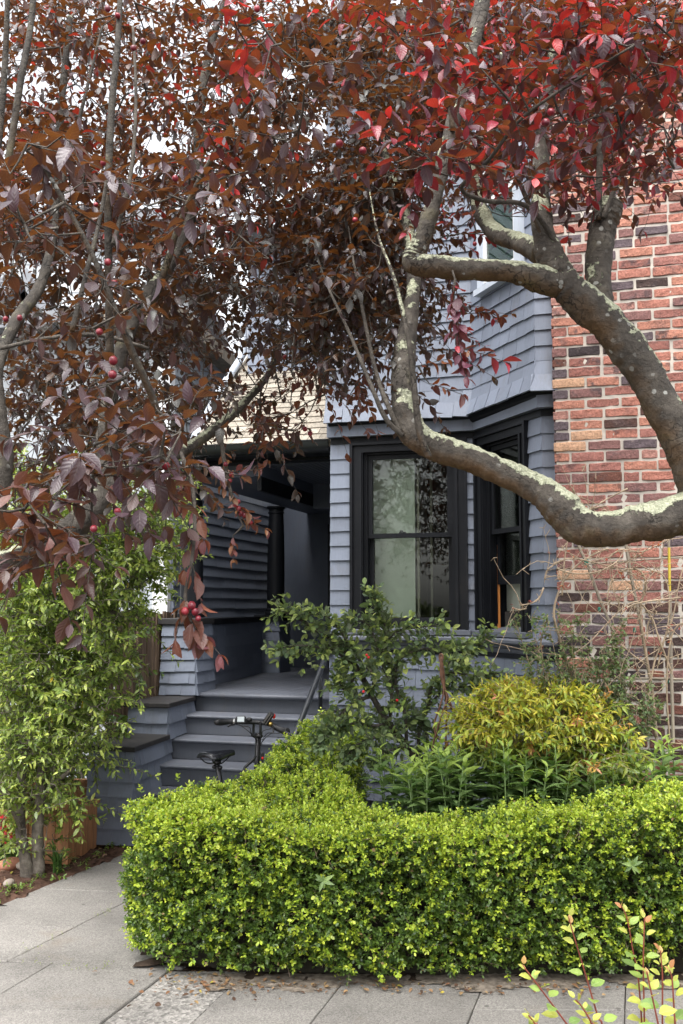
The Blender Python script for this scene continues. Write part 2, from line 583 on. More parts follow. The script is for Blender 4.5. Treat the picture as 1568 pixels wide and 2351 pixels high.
M = dict(
    shingle=paint_mat('blue_grey_paint', (.182, .207, .262)),
    trim=paint_mat('black_blue_paint', (.0075, .0085, .011), rough=0.45, vr=0.05, dirty=.12, spec=.22),
    deck=paint_mat('porch_deck_paint', (.115, .125, .15), rough=0.5, vr=0.06, dirty=0.75),
    cap=paint_mat('worn_black_cap', (.028, .026, .026), rough=0.6, vr=0.05),
    porch_dark=paint_mat('porch_shade_paint', (.12, .138, .18), rough=0.6),  # wall blue-grey made darker, part of the porch shade put into the colour
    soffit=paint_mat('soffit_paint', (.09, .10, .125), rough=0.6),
    door=plain('dark_door', (.012, .009, .007), 0.4),
    brick=brick_mat('brick', False), brick_dark=brick_mat('dark_brick', True),
    mortar=plain('mortar', (.46, .42, .37), 0.95, var=0.25, scale=6, bs=0.6, spec=0.1),
    shake=plain('weathered_shake', (.32, .285, .235), 0.85, var=0.22, scale=14, bs=0.5, stretch=(3, 1, 1), spec=0.2, vr=0.38),
    gutter=paint_mat('gutter_black', (.02, .023, .024), rough=0.3, vr=0.02, bs=0.05),
    pipe_grey=plain('grey_pipe_paint', (.42, .46, .52), 0.45, var=0.08),
    siding=paint_mat('pale_grey_siding', (.40, .43, .46), vr=0.05, bs=0.15),
    white=paint_mat('white_paint', (.72, .73, .74), vr=0.05, bs=0.1),
    whitesh=paint_mat('white_shingle_paint', (.66, .69, .71), vr=0.1, bs=0.2),
    greyroof=plain('grey_roof', (.22, .23, .25), 0.9),
    glass=glass_mat('window_glass'),
    blind=plain('sage_board', (.78, .82, .71), 0.8, var=0.04, bs=0.03),
    room=plain('room_wall', (.34, .31, .25), 0.8, var=0.05, bs=0),
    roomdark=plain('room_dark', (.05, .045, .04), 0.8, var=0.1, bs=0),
    orange=plain('orange_wood', (.50, .18, .03), 0.5, var=0.15),
    mint=plain('mint_curtain', (.45, .66, .58), 0.8, var=0.06, bs=0.05),
    steel=plain('black_rail_paint', (.02, .023, .028), 0.3, var=0.1, bs=0.05),
    rubber=plain('black_rubber', (.015, .015, .017), 0.45, var=0.1, bs=0.2),
    satin=plain('black_saddle', (.013, .014, .018), 0.22, var=0.1, bs=0.02),
    alloy=plain('black_alloy', (.02, .02, .022), 0.3, metal=0.3, var=0.1, bs=0.02),
    silver=plain('silver_metal', (.55, .55, .55), 0.3, metal=1.0, bs=0.02),
    brass=plain('brass', (.55, .38, .12), 0.3, metal=1.0, bs=0.02),
    screen=plain('bike_screen', (.55, .60, .62), 0.15, var=0.04, bs=0),
    red=plain('red_reflector', (.60, .02, .015), 0.2, var=0.05, bs=0),
    rust=plain('rusty_wire', (.13, .06, .035), 0.7, var=0.4, scale=40, bs=0.4),
    fence=plain('weathered_fence', (.15, .105, .075), 0.85, var=0.4, scale=7, bs=0.6, stretch=(6, 6, .6), spec=0.2, vr=0.35),
    cedar=plain('cedar_board', (.42, .20, .09), 0.6, var=0.3, scale=6, bs=0.4, stretch=(6, 6, .7), vr=0.15),
    oldwood=plain('grey_stake_wood', (.27, .23, .18), 0.85, var=0.3, scale=20, bs=0.5, stretch=(1, 1, .15)),
    yellow=plain('yellow_stake', (.55, .42, .04), 0.6, var=0.2, bs=0.1),
    tie=plain('green_tie', (.01, .16, .11), 0.5, bs=0),
    concrete=concrete_mat('concrete'), gravel=concrete_mat('exposed_aggregate', (.27, .255, .235), True),
    soil=plain('garden_soil', (.045, .032, .024), 0.95, var=0.5, scale=18, bs=0.9, spec=0.1),
    mulch=plain('bark_mulch', (.085, .048, .034), 0.9, var=0.5, scale=26, bs=0.9, spec=0.15, vr=0.5),
    dirt=plain('edge_dirt', (.19, .16, .13), 0.95, var=0.55, scale=34, bs=0.8, spec=0.1),
    asphalt=plain('asphalt', (.05, .05, .05), 0.9, scale=60, bs=0.5),
    bark=bark_mat('plum_bark', lt=.645), bark_old=bark_mat('dark_plum_bark', True, .7, .735), twig=bark_mat('twig_bark', False, 1.0), stem=bark_mat('shrub_bark', False, 1.9),
    cane=plain('rose_cane', (.33, .25, .17), 0.7, var=0.35, scale=16, bs=0.3),
    redstem=plain('red_stem', (.16, .035, .022), 0.5, var=0.3, scale=20, bs=0.1),
    greenstem=plain('green_stem', (.10, .16, .04), 0.5, var=0.2, bs=0.1),
    plum_leaf=leaf_mat('plum_leaf', (.27, .088, .014), (.85, .05, .035), 0.17, 0.36, 0.5, 0.22, 0.03),
    hedge_leaf=leaf_mat('boxwood_leaf', (.14, .26, .02), (.46, .58, .05), 0.3, 0.33, 0.5, 0.1, 0.05),
    wavy_leaf=leaf_mat('wavy_shrub_leaf', (.18, .30, .03), (.42, .55, .06), 0.3, 0.28, 0.55, 0.15, 0.08),
    coto_leaf=leaf_mat('cotoneaster_leaf', (.14, .24, .04), (.42, .52, .10), 0.28, 0.42, 0.45, 0.4, 0.1, back=(.22, .24, .17)),
    nand_leaf=leaf_mat('nandina_leaf', (.50, .50, .04), (.70, .30, .06), 0.32, 0.36, 0.5, 0.1, 0.05),
    lily_leaf=leaf_mat('lily_leaf', (.17, .33, .05), (.36, .50, .08), 0.28, 0.42, 0.4, 0.12, 0.06),
    shoot_leaf=leaf_mat('shoot_leaf', (.26, .42, .05), (.62, .40, .10), 0.34, 0.42, 0.45, 0.35, 0.1),
    rose_leaf=leaf_mat('rose_leaf', (.5, .09, .03), (.7, .12, .04), 0.3, 0.4, 0.5, 0.1, 0.05),
    litter=leaf_mat('dry_leaf', (.3, .18, .07), (.4, .25, .08), 0.1, 0.7, 0.2, 0.2, 0.05),
    petal_red=plain('red_petal', (.55, .006, .012), 0.5, var=0.25, bs=0.05),
    petal_yel=plain('yellow_petal', (.80, .42, .008), 0.5, var=0.2, bs=0.05),
    petal_blue=plain('violet_petal', (.05, .045, .22), 0.5, var=0.3, bs=0.05),
    petal_pink=plain('pink_petal', (.55, .10, .16), 0.5, var=0.2, bs=0.05),
    stone=plain('pale_stone', (.30, .25, .21), 0.9, var=0.25, bs=0.5),
    brickedge=plain('edging_brick', (.36, .16, .10), 0.9, var=0.3, bs=0.5),
)


def fruit_mat():
    m, nt, b, _ = new_mat('plum_skin')
    v = pos(nt)
    col = ramp(nt, noise(nt, v, 30, 3), [(0.3, (.085, .006, .014)), (0.55, (.20, .012, .022)), (0.75, (.34, .04, .05))])
    nt.links.new(col, b.inputs['Base Color'])
    b.inputs['Roughness'].default_value = 0.33
    return m


M['fruit'] = fruit_mat()

# ================================================================== GROUND
ground = MB().add([(-150, -150, -.14), (150, -150, -.14), (150, 150, -.14), (-150, 150, -.14)], [(0, 1, 2, 3)]).build('ground', M['soil'])
tag(ground, kind='structure')
road = MB().box(-60, 60, -9, 1.55, -.3, -.125).build('road', M['asphalt'])
tag(road, kind='structure')

VS = VV.x / VV.y                                 # the joints run parallel to the garden path


def skew(x, y, y0=4.27):
    return (x + (y - y0) * VS, y)


sidewalk = MB().box(-8, 8, 2.55, 4.95, -.12, -.016).build('sidewalk', M['soil'])
tag(sidewalk, kind='structure')


def slab(x0, x1, y0, y1, parent, name='slab', m='concrete', top=0.0, g=.002, y1b=None):
    y1b = y1 if y1b is None else y1b
    a, b = skew(x0, y0), skew(x1, y0)
    c, d = skew(x1, y1b), skew(x0, y1)
    mb = MB()
    e = .004
    lo = [(a[0] + g, a[1] + g), (b[0] - g, b[1] + g), (c[0] - g, c[1] - g), (d[0] + g, d[1] - g)]
    hi = [(a[0] + g + e, a[1] + g + e), (b[0] - g - e, b[1] + g + e), (c[0] - g - e, c[1] - g - e), (d[0] + g + e, d[1] - g - e)]
    tz = [random.uniform(-.003, .003) for _ in range(4)]
    vs = [(x, y, -.043) for x, y in lo] + [(x, y, top - .005) for x, y in lo] + [(x, y, top + t) for (x, y), t in zip(hi, tz)]
    mb.add(vs, [(3, 2, 1, 0), (0, 1, 5, 4), (1, 2, 6, 5), (2, 3, 7, 6), (3, 0, 4, 7), (4, 5, 9, 8), (5, 6, 10, 9), (6, 7, 11, 10), (7, 4, 8, 11), (8, 9, 10, 11)])
    return mb.build(name, M[m], parent)


xj = [-3.4, -2.77, -2.14, -1.51]
for i in range(3):
    slab(xj[i], xj[i + 1], 4.27, 4.83, sidewalk)
slab(-1.51, -.92, 4.27, 4.83, sidewalk)
slab(-.92, -.56, 2.6, 4.72, sidewalk, m='gravel', top=-.004)
xr = [-.56, -.085, .54, 1.165, 1.79, 2.42, 3.05]
for i in range(6):
    slab(xr[i], xr[i + 1], 4.27, 4.60, sidewalk)
for a, b in [(-3.4, -2.77), (-2.77, -2.14), (-2.14, -1.51), (-1.51, -.92), (-.56, -.085), (-.085, .54), (.54, 1.165), (1.165, 1.79), (1.79, 2.42), (2.42, 3.05)]:
    slab(a, b, 3.25, 4.27, sidewalk)

path_base = [skew(-1.67, 4.83), skew(-.80, 4.83), skew(-.80, 7.2), skew(-1.9, 7.2)]
path = MB().prism([(-1.9, 4.85), (-.6, 4.85), (.2, 7.4), (-1.3, 7.4)], -.1, -.016).build('path', M['soil'])
tag(path, kind='structure')


def pslab(a0, a1, y0, y1, y0b=None, y1b=None):
    """path slab between two along-path lines given by their x at Y = 4.85"""
    f = lambda x, y: (x + (y - 4.85) * .375, y)
    y0b = y0 if y0b is None else y0b
    y1b = y1 if y1b is None else y1b
    q = [f(a0, y0), f(a1, y0b), f(a1, y1b), f(a0, y1)]
    g = .002
    c = (sum(x for x, y in q) / 4, sum(y for x, y in q) / 4)
    lo = [(x + (g if x < c[0] else -g), y + (g if y < c[1] else -g)) for x, y in q]
    hi = [(x + (.004 if x < c[0] else -.004), y + (.004 if y < c[1] else -.004)) for x, y in lo]
    tz = [random.uniform(-.003, .003) for _ in range(4)]
    vs = [(x, y, -.043) for x, y in lo] + [(x, y, -.005) for x, y in lo] + [(x, y, t) for (x, y), t in zip(hi, tz)]
    MB().add(vs, [(3, 2, 1, 0), (0, 1, 5, 4), (1, 2, 6, 5), (2, 3, 7, 6), (3, 0, 4, 7), (4, 5, 9, 8), (5, 6, 10, 9), (6, 7, 11, 10), (7, 4, 8, 11), (8, 9, 10, 11)]).build('slab', M['concrete'], path)


pslab(-2.22, -1.56, 4.85, 5.38, 4.84, 5.33)
pslab(-2.22, -1.56, 5.38, 6.03, 5.33, 5.95)
pslab(-2.22, -1.56, 6.03, 6.62, 5.95, 6.55)
pslab(-2.22, -1.3, 6.62, 7.2, 6.55, 7.15)
pslab(-1.56, -.7, 4.84, 5.40, 4.76, 5.3)
pslab(-1.56, -.7, 5.40, 5.95, 5.3, 5.85)
pslab(-1.56, -.7, 5.95, 6.6, 5.85, 6.5)


def rough_sheet(name, poly_fn, x0, x1, y0, y1, step, z, amp, m, parent=None):
    """bumpy ground sheet, clipped by a test"""
    nx, ny = int((x1 - x0) / step), int((y1 - y0) / step)
    rs = np.random.default_rng(5)
    zz = rs.normal(0, 1, (ny + 1, nx + 1))
    zz = (zz + np.roll(zz, 1, 0) + np.roll(zz, 1, 1)) / 2
    vs = [(x0 + i * step, y0 + j * step, z + amp * zz[j, i]) for j in range(ny + 1) for i in range(nx + 1)]
    fs = []
    for j in range(ny):
        for i in range(nx):
            cx, cy = x0 + (i + .5) * step, y0 + (j + .5) * step
            if poly_fn(cx, cy):
                k = j * (nx + 1) + i
                fs.append((k, k + 1, k + nx + 2, k + nx + 1))
    o = MB().add(vs, fs).build(name, M[m], parent, smooth=True)
    return tag(o, kind='structure')


rough_sheet('mulch_bed', lambda x, y: x < -2.215 + .02 + (y - 4.85) * .375 and y > 4.86, -6, -1.1, 4.84, 9.0, .05, .0, .016, 'mulch')
rough_sheet('garden_bed', lambda x, y: (y > 4.55 if x > -.55 else y > 4.7) and x > -1.0 + max(0, y - 4.9) * .42, -1.2, 4.5, 4.5, 9, .08, .0, .014, 'soil')

rough_sheet('dirt_edge', lambda x, y: y > 4.50 + .035 * math.sin(x * 7) + .03 * math.sin(x * 17 + 1) + .03 * mnoise.noise(Vector((x * 14, y * 14, 0))) - (.05 * math.exp(-((x + .68) / .16) ** 2)) and y < 4.66 and x > -.60, -1.0, 3.0, 4.25, 4.7, .018, .0035, .0022, 'dirt')

# ================================================================== HOUSE
house = thing('shingled_house', HO, 'blue-grey shingled house with black trim, a bay window and a dark open porch', 'house', rz=-HA)


def frame(origin, t):
    """X along the wall, -Y out of it, Z up"""
    tx, ty = Vector(t).normalized()
    return Matrix(((tx, -ty, 0, origin[0]), (ty, tx, 0, origin[1]), (0, 0, 1, 0), (0, 0, 0, 1)))


def unit_shingle(k):
    r = random.Random(k)
    a, b = r.uniform(-.02, .02), r.uniform(-.02, .02)
    t0, t1 = .0165 + r.uniform(-.002, .003), .003
    vs = [(0, 0, a), (1, 0, b), (1, 0, 1.0), (0, 0, 1.0), (0, -t0, a), (1, -t0 - r.uniform(-.001, .002), b), (1, -t1, 1.0), (0, -t1, 1.0)]
    fs = [(4, 5, 6, 7), (0, 4, 7, 3), (5, 1, 2, 6), (0, 1, 5, 4), (3, 7, 6, 2)]
    return vs, fs


SHV = [unit_shingle(k) for k in range(6)]


def mesh_of(name, vs, fs, m):
    b = MB(); b.add(vs, fs)
    return b.mesh(name, m)


SHM = [mesh_of('shingle', v, f, M['shingle']) for v, f in SHV]


def shingle_rows(line, z0, z1, e, out, pri=1.0, w=(.09, .2), flare=None, ext=.006, whole=False, th=.95):
    rows = max(1, round((z1 - z0) / e))
    e = (z1 - z0) / rows
    fl = flare or (lambda z: 0.0)
    for r in range(rows):
        z = z0 + r * e
        lo = offset_line(line, fl(z))
        hi = offset_line(line, fl(z + e))
        for s in range(len(line) - 1):
            A, B = Vector((*lo[s], z)), Vector((*lo[s + 1], z))
            A2, B2 = Vector((*hi[s], z + e)), Vector((*hi[s + 1], z + e))
            L = (B - A).length
            t = (B - A) / L
            inn = Vector((-t.y, t.x, 0))
            x = -ext
            while x < L + ext - 1e-4:
                ww = L + 2 * ext if whole else random.uniform(*w)
                if x + ww > L + ext - w[0] * .6: ww = L + ext - x
                k = min(max((x + ww / 2) / L, 0), 1)
                up = (A2.lerp(B2, k) - A.lerp(B, k)) * 1.06
                o = A + t * (x + .0012)
                m = Matrix(((t.x * (ww - .0024), inn.x * th, up.x, o.x), (t.y * (ww - .0024), inn.y * th, up.y, o.y), (0, inn.z, up.z, o.z + random.uniform(-.003, .003)), (0, 0, 0, 1)))
                out.append((pri, m))
                x += ww


def emit_shingles(lst, parent, n=300, name='shingle', rest='shingle_siding'):
    lst = sorted(lst, key=lambda a: -a[0])
    for _, m in lst[:n]:
        o = inst(name, random.choice(SHM), m, parent)
    if len(lst) > n:
        mb = MB()
        for _, m in lst[n:]:
            v, f = random.choice(SHV)
            mb.add([m @ Vector(x) for x in v], f)
        mb.build(rest, M['shingle'], parent, kind='stuff')


A = [(1.045, -.33), (2.17, -.33), (2.725, -1.05), (2.835, -1.05)]     # bay at window height
T2 = Vector((A[2][0] - A[1][0], A[2][1] - A[1][1])); L2 = T2.length; T2.normalize()
U = [(1.03, -.40), (2.165, -.40), (2.70, -1.12), (2.835, -1.12)]       # storey above, stands forward
ZW0, ZW1, ZC = 1.44, 2.905, 3.055

# wall bodies
w = MB()
w.prism([A[0], A[1], A[2], A[3], (2.9, -.7), (2.9, 3), (1.045, 3)], -.1, 1.40)
w.build('lower_wall', M['shingle'], house)
w = MB(frame((0, -.33), (1, 0)))
w.box(1.045, 1.225, 0, .10, 1.40, 2.95); w.box(2.085, 2.165, 0, .10, 1.40, 2.95); w.box(1.225, 2.085, 0, .10, 2.87, 2.95)
w.build('bay_wall', M['shingle'], house)
w = MB(frame(A[1], T2))
w.box(.012, .06, 0, .10, 1.40, 2.95); w.box(.70, L2 - .012, 0, .10, 1.40, 2.95); w.box(.06, .70, 0, .10, 2.87, 2.95)
w.build('bay_wall', M['shingle'], house)
w = MB(); w.box(2.729, 2.85, -1.047, -.9, 1.40, 2.95)
w.build('bay_wall', M['shingle'], house)
w = MB(); w.prism([U[0], U[1], U[2], U[3], (2.9, -.7), (2.9, 5), (1.03, 5)], 2.952, 6.0)
w.build('upper_wall', M['shingle'], house)
w = MB(); w.box(-.05, 1.025, .655, 5, 3.6, 4.92)
w.build('main_wall', M['shingle'], house)
w = MB(); w.prism([(.8, -.75), (2.1, -.75), (2.5, -1.5), (3.2, -1.5), (3.2, 5.2), (.8, 5.2)], 6.0, 6.14)
w.build('eave', M['trim'], house)
w = MB(); w.box(-.25, 1.02, .45, 5.2, 4.92, 5.03)
w.build('eave', M['trim'], house)

sh = []
shingle_rows([(1.045, -.33), (1.204, -.33)], 1.44, 2.90, .112, sh, 9, w=(.07, .16), whole=True)
shingle_rows([(2.107, -.33), (2.17, -.33)], 1.44, 2.90, .112, sh, 9, whole=True, ext=.002)
shingle_rows([A[1], (A[1][0] + T2.x * .034, A[1][1] + T2.y * .034)], 1.44, 2.90, .112, sh, 9, whole=True, ext=.002)
shingle_rows([(A[1][0] + T2.x * .748, A[1][1] + T2.y * .748), A[2], A[3]], 1.44, 2.90, .112, sh, 9, whole=True)
flare = lambda z: .06 * max(0, 1 - (z - 3.05) / .22) ** 2
shingle_rows(U, 3.05, 4.10, .105, sh, 7, flare=flare, w=(.1, .19))
shingle_rows(U, 4.10, 6.0, .1055, sh, 2, w=(.1, .19))
shingle_rows([A[0], A[1], A[2], A[3]], .22, 1.33, .139, sh, 5, w=(.12, .24), flare=lambda z: .02)
shingle_rows([(-.05, .655), (1.02, .655)], 3.72, 4.92, .12, sh, 3, w=(.12, .2))
emit_shingles(sh, house)

# cornice, frieze, water table
MB().sweep(A, [(-.012, 2.905), (.014, 2.905), (.014, 2.986), (-.012, 2.986)]).build('frieze', M['trim'], house)
MB().sweep(A, [(-.012, 2.987), (.022, 2.987), (.030, 2.997), (.030, 3.003), (.050, 3.010), (.062, 3.022), (.066, 3.034), (.088, 3.043), (.094, 3.050), (.094, 3.066), (-.012, 3.066)]).build('cornice', M['trim'], house, auto=30)
MB().sweep(A, [(-.012, 1.335), (.026, 1.335), (.030, 1.362), (.044, 1.368), (.050, 1.385), (.078, 1.395), (.086, 1.405), (.086, 1.423), (.078, 1.430), (.010, 1.444), (-.012, 1.444)]).build('ledge', M['deck'], house, auto=30)
MB().sweep(A, [(-.012, 1.30), (.036, 1.30), (.040, 1.333), (-.012, 1.333)]).build('ledge_moulding', M['trim'], house)


def double_hung(org, t, s0, s1, z0, z1, raised=0.0, meet=2.19, cw=.10, label=None):
    F = frame(org, t)
    c = MB(F)
    # stepped casing: flat board with a raised outer band and a bead beside the opening
    for a, b in ((s0, s0 + cw), (s1 - cw, s1)):
        c.box(a, b, -.022, .012, z0, z1)
    c.box(s0 + cw, s1 - cw, -.022, .012, z1 - .075, z1)
    for a, b in ((s0, s0 + .022), (s1 - .022, s1)):
        c.box(a, b, -.042, -.0221, z0, z1)
    c.box(s0 + .022, s1 - .022, -.042, -.0221, z1 - .02, z1)
    for a, b in ((s0 + cw - .03, s0 + cw - .008), (s1 - cw + .008, s1 - cw + .03)):
        c.box(a, b, -.034, -.0221, z0, z1 - .075)
    win = c.build('window', M['trim'], house)
    if label: win['label'] = label
    j = MB(F)
    i0, i1, zi = s0 + cw, s1 - cw, z1 - .075
    j.box(i0 - .012, i0 + .014, .013, .16, z0 + .03, zi); j.box(i1 - .014, i1 + .012, .013, .16, z0 + .03, zi)
    j.box(i0 + .014, i1 - .014, .013, .16, zi - .016, zi + .008)
    for a, b in ((i0 + .014, i0 + .026), (i1 - .026, i1 - .014)):
        j.box(a, b, .020, .034, z0 + .05, zi - .016)
        j.box(a, b, .070, .078, z0 + .05, zi - .016)
    j.build('jamb', M['trim'], win)
    s = MB(F)
    s.hexa([(s0 - .02, -.062, z0 - .035), (s1 + .02, -.062, z0 - .035), (s1 + .02, .16, z0 - .035), (s0 - .02, .16, z0 - .035),
            (s0 - .02, -.062, z0 - .002), (s1 + .02, -.062, z0 - .002), (s1 + .02, .16, z0 + .03), (s0 - .02, .16, z0 + .03)])
    s.build('sill', M['deck'], win)
    a0, a1 = i0 + .027, i1 - .027

    def sash(y, zb, zt, bot, top, st=.034):
        b = MB(F)
        b.box(a0, a0 + st, y, y + .034, zb, zt); b.box(a1 - st, a1, y, y + .034, zb, zt)
        b.box(a0 + st, a1 - st, y, y + .034, zb, zb + bot); b.box(a0 + st, a1 - st, y, y + .034, zt - top, zt)
        so = b.build('sash', M['trim'], win)
        MB(F).box(a0 + st, a1 - st, y + .014, y + .019, zb + bot, zt - top).build('pane', M['glass'], win)
        return so
    sash(.036, meet - .018, zi - .017, .034, .034)
    sash(.080, z0 + .032 + raised, meet + .018 + raised, .06, .034)
    if not raised:
        l = MB(F); m = (a0 + a1) / 2 - .09
        l.box(m, m + .05, .074, .10, meet + .019, meet + .030); l.box(m + .01, m + .03, .066, .08, meet + .0305, meet + .040)
        l.build('sash_lock', M['steel'], win)
    return win


double_hung((0, -.33), (1, 0), 1.204, 2.107, 1.478, 2.905, label='wide front sash window with a pale board behind its left half')
double_hung(A[1], T2, .034, .748, 1.478, 2.905, raised=.30, label='narrow side sash window with the lower sash raised')

# storey above: window on the angled side, window over the porch roof
UT = Vector((U[2][0] - U[1][0], U[2][1] - U[1][1])).normalized()


def small_window(org, t, s0, s1, z0, z1, curtain_or_dark):
    F = frame(org, t)
    c = MB(F)
    c.box(s0 - .075, s0, -.05, .0, z0 - .03, z1 + .07); c.box(s1, s1 + .075, -.05, .0, z0 - .03, z1 + .07)
    c.box(s0, s1, -.05, .0, z1, z1 + .07); c.box(s0 - .09, s1 + .09, -.075, .0, z0 - .075, z0 - .031)
    win = c.build('window', M['pipe_grey'], house)
    b = MB(F); zm = (z0 + z1) / 2
    for a, e in ((s0, s0 + .035), (s1 - .035, s1)): b.box(a, e, -.034, -.016, z0, z1)
    for a, e in ((z0 - .03, z0 + .05), (zm - .02, zm + .02), (z1 - .04, z1)): b.box(s0 + .035, s1 - .035, -.034, -.016, a, e)
    b.build('sash', M['white'], win)
    MB(F).box(s0 + .035, s1 - .035, -.0155, -.0125, z0, z1).build('curtain_or_dark', M[curtain_or_dark], win)
    MB(F).box(s0 + .035, s1 - .035, -.024, -.021, z0, z1).build('pane', M['glass'], win)


small_window(U[1], UT, .26, .72, 3.98, 5.15, 'mint')
small_window((0, .655), (1, 0), .42, .80, 4.06, 4.72, 'roomdark')  # its backing is a dark sheet, the unlit room put into colour

# room behind the bay
r = MB()
r.box(1.06, 2.8, .95, 1.0, 1.401, 2.95); r.build('room_wall', M['room'], house)
r = MB(); r.box(1.05, 1.09, -.22, .95, 1.401, 2.95); r.build('room_wall', M['room'], house)
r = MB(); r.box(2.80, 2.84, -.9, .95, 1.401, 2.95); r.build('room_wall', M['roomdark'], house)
r = MB(); r.box(1.20, 1.655, -.10, -.075, 1.42, 2.86); r.build('pale_board', M['blind'], house)
r = MB()
r.box(1.672, 1.690, -.10, -.07, 1.42, 2.86); r.box(1.735, 1.752, .10, .13, 1.42, 2.86)
r.build('pale_bar', M['room'], house)  # two thin pale upright bars behind the glass
r = MB(); r.box(1.66, 2.6, .35, .40, 1.42, 2.9); r.build('shade_panel', M['roomdark'], house)  # dark panel added to put the room's shade behind the right half
r = MB(); r.box(2.315, 2.345, -.40, -.37, 1.42, 2.1); r.build('shutter_stile', M['orange'], house)
r = MB(); r.box(2.30, 2.50, -.30, -.28, 1.62, 2.9); r.build('pale_panel', M['blind'], house)
r = MB(); r.box(2.515, 2.60, -.33, -.31, 1.62, 2.9); r.build('pale_panel', M['white'], house)  # white panel added near the glass to catch light as a bright strip
r = MB(); r.box(2.25, 2.65, -.36, -.345, 1.42, 1.615); r.build('shade_panel', M['roomdark'], house)  # dark panel added for the black seen below the raised sash

# ------------------------------------------------------------------ porch
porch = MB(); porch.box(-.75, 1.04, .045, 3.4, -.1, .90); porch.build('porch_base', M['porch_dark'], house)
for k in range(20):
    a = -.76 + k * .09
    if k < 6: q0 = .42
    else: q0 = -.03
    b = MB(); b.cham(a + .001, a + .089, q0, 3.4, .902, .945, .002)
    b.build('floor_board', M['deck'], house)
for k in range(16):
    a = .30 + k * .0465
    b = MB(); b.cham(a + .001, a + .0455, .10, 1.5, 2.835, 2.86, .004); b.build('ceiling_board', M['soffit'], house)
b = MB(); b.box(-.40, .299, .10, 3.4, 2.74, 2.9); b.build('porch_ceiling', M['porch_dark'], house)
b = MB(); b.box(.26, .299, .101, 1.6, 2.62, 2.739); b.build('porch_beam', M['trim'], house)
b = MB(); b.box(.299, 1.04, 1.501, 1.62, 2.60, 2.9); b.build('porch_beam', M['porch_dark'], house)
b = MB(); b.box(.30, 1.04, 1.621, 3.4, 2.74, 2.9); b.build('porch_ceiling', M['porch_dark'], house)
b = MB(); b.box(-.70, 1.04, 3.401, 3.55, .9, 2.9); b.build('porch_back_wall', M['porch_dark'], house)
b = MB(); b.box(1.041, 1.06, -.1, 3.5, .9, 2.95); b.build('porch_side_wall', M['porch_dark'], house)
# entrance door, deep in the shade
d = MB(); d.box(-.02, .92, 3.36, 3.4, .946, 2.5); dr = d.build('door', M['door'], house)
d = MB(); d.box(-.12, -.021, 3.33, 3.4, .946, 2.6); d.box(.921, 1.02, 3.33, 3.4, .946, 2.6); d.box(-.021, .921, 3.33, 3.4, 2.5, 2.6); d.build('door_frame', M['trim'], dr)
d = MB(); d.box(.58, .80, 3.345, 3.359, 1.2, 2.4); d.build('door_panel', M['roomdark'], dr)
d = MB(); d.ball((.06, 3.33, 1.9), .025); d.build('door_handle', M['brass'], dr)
bsh = []
# left side: half wall with ledge, shingled wall behind it, two piers with columns
RW = [(-.375, .42), (-.60, 2.45)]
b = MB(); b.prism([RW[0], RW[1], (RW[1][0] - .1, RW[1][1]), (RW[0][0] - .1, RW[0][1])], .9, 1.49); b.build('half_wall', M['shingle'], house)
b = MB(); b.prism([(RW[0][0] + .05, RW[0][1] - .02), (RW[1][0] + .05, RW[1][1]), (RW[1][0] - .16, RW[1][1]), (RW[0][0] - .16, RW[0][1] - .02)], 1.49, 1.545); b.build('half_wall_ledge', M['trim'], house)
shingle_rows(RW, .945, 1.49, .109, bsh, 5, w=(.3, .6))
SW = [(-.775, .66), (-.775, 3.4)]
b = MB(); b.prism([SW[0], SW[1], (SW[1][0] - .03, SW[1][1]), (SW[0][0] - .03, SW[0][1])], .0, 3.0); b.build('side_wall', M['shingle'], house)
shingle_rows(SW, 1.0, 3.0, .108, bsh, 5, w=(.3, .6))
P2 = [(-.62, 2.46), (-.40, 2.46), (-.40, 2.80)]
b = MB(); b.box(-.63, -.40, 2.46, 2.8, .945, 1.5); b.build('pier', M['shingle'], house)
shingle_rows(P2, .945, 1.5, .111, bsh, 5, whole=True)
b = MB(); b.box(-.67, -.36, 2.42, 2.84, 1.5, 1.56); b.build('pier_cap', M['trim'], house)
emit_shingles(bsh, house, n=0, rest='porch_shingle_siding')


def column(p, q):
    b = MB()
    b.lathe([(.118, 1.561), (.118, 1.592), (.108, 1.598), (.112, 1.612), (.108, 1.626), (.098, 1.632), (.096, 1.66), (.097, 1.9), (.095, 2.2), (.088, 2.5), (.080, 2.66), (.080, 2.668), (.090, 2.675), (.090, 2.686), (.082, 2.692), (.082, 2.712), (.105, 2.735), (.105, 2.75)], 28, (p, q, 0))
    b.build('column', M['trim'], house, auto=35)


column(-.345, .14)
column(-.50, 2.63)
b = MB(); b.box(-.58, 1.044, -.04, .099, 2.84, 2.93); b.build('porch_fascia', M['trim'], house)
b = MB(); b.box(-.55, -.16, .0, .099, 2.752, 2.84); b.build('porch_fascia', M['trim'], house)
MB().sweep([(-.30, -.24), (1.02, -.24)], [(0, 2.86), (.03, 2.86), (.075, 2.875), (.10, 2.905), (.105, 2.945), (.112, 2.945), (.112, 2.952), (.098, 2.952), (.092, 2.91), (.03, 2.875), (0, 2.875)]).build('gutter', M['gutter'], house, auto=40)
b = MB(); b.box(-.30, 1.02, -.239, -.04, 2.86, 2.93); b.build('eave_board', M['trim'], house)

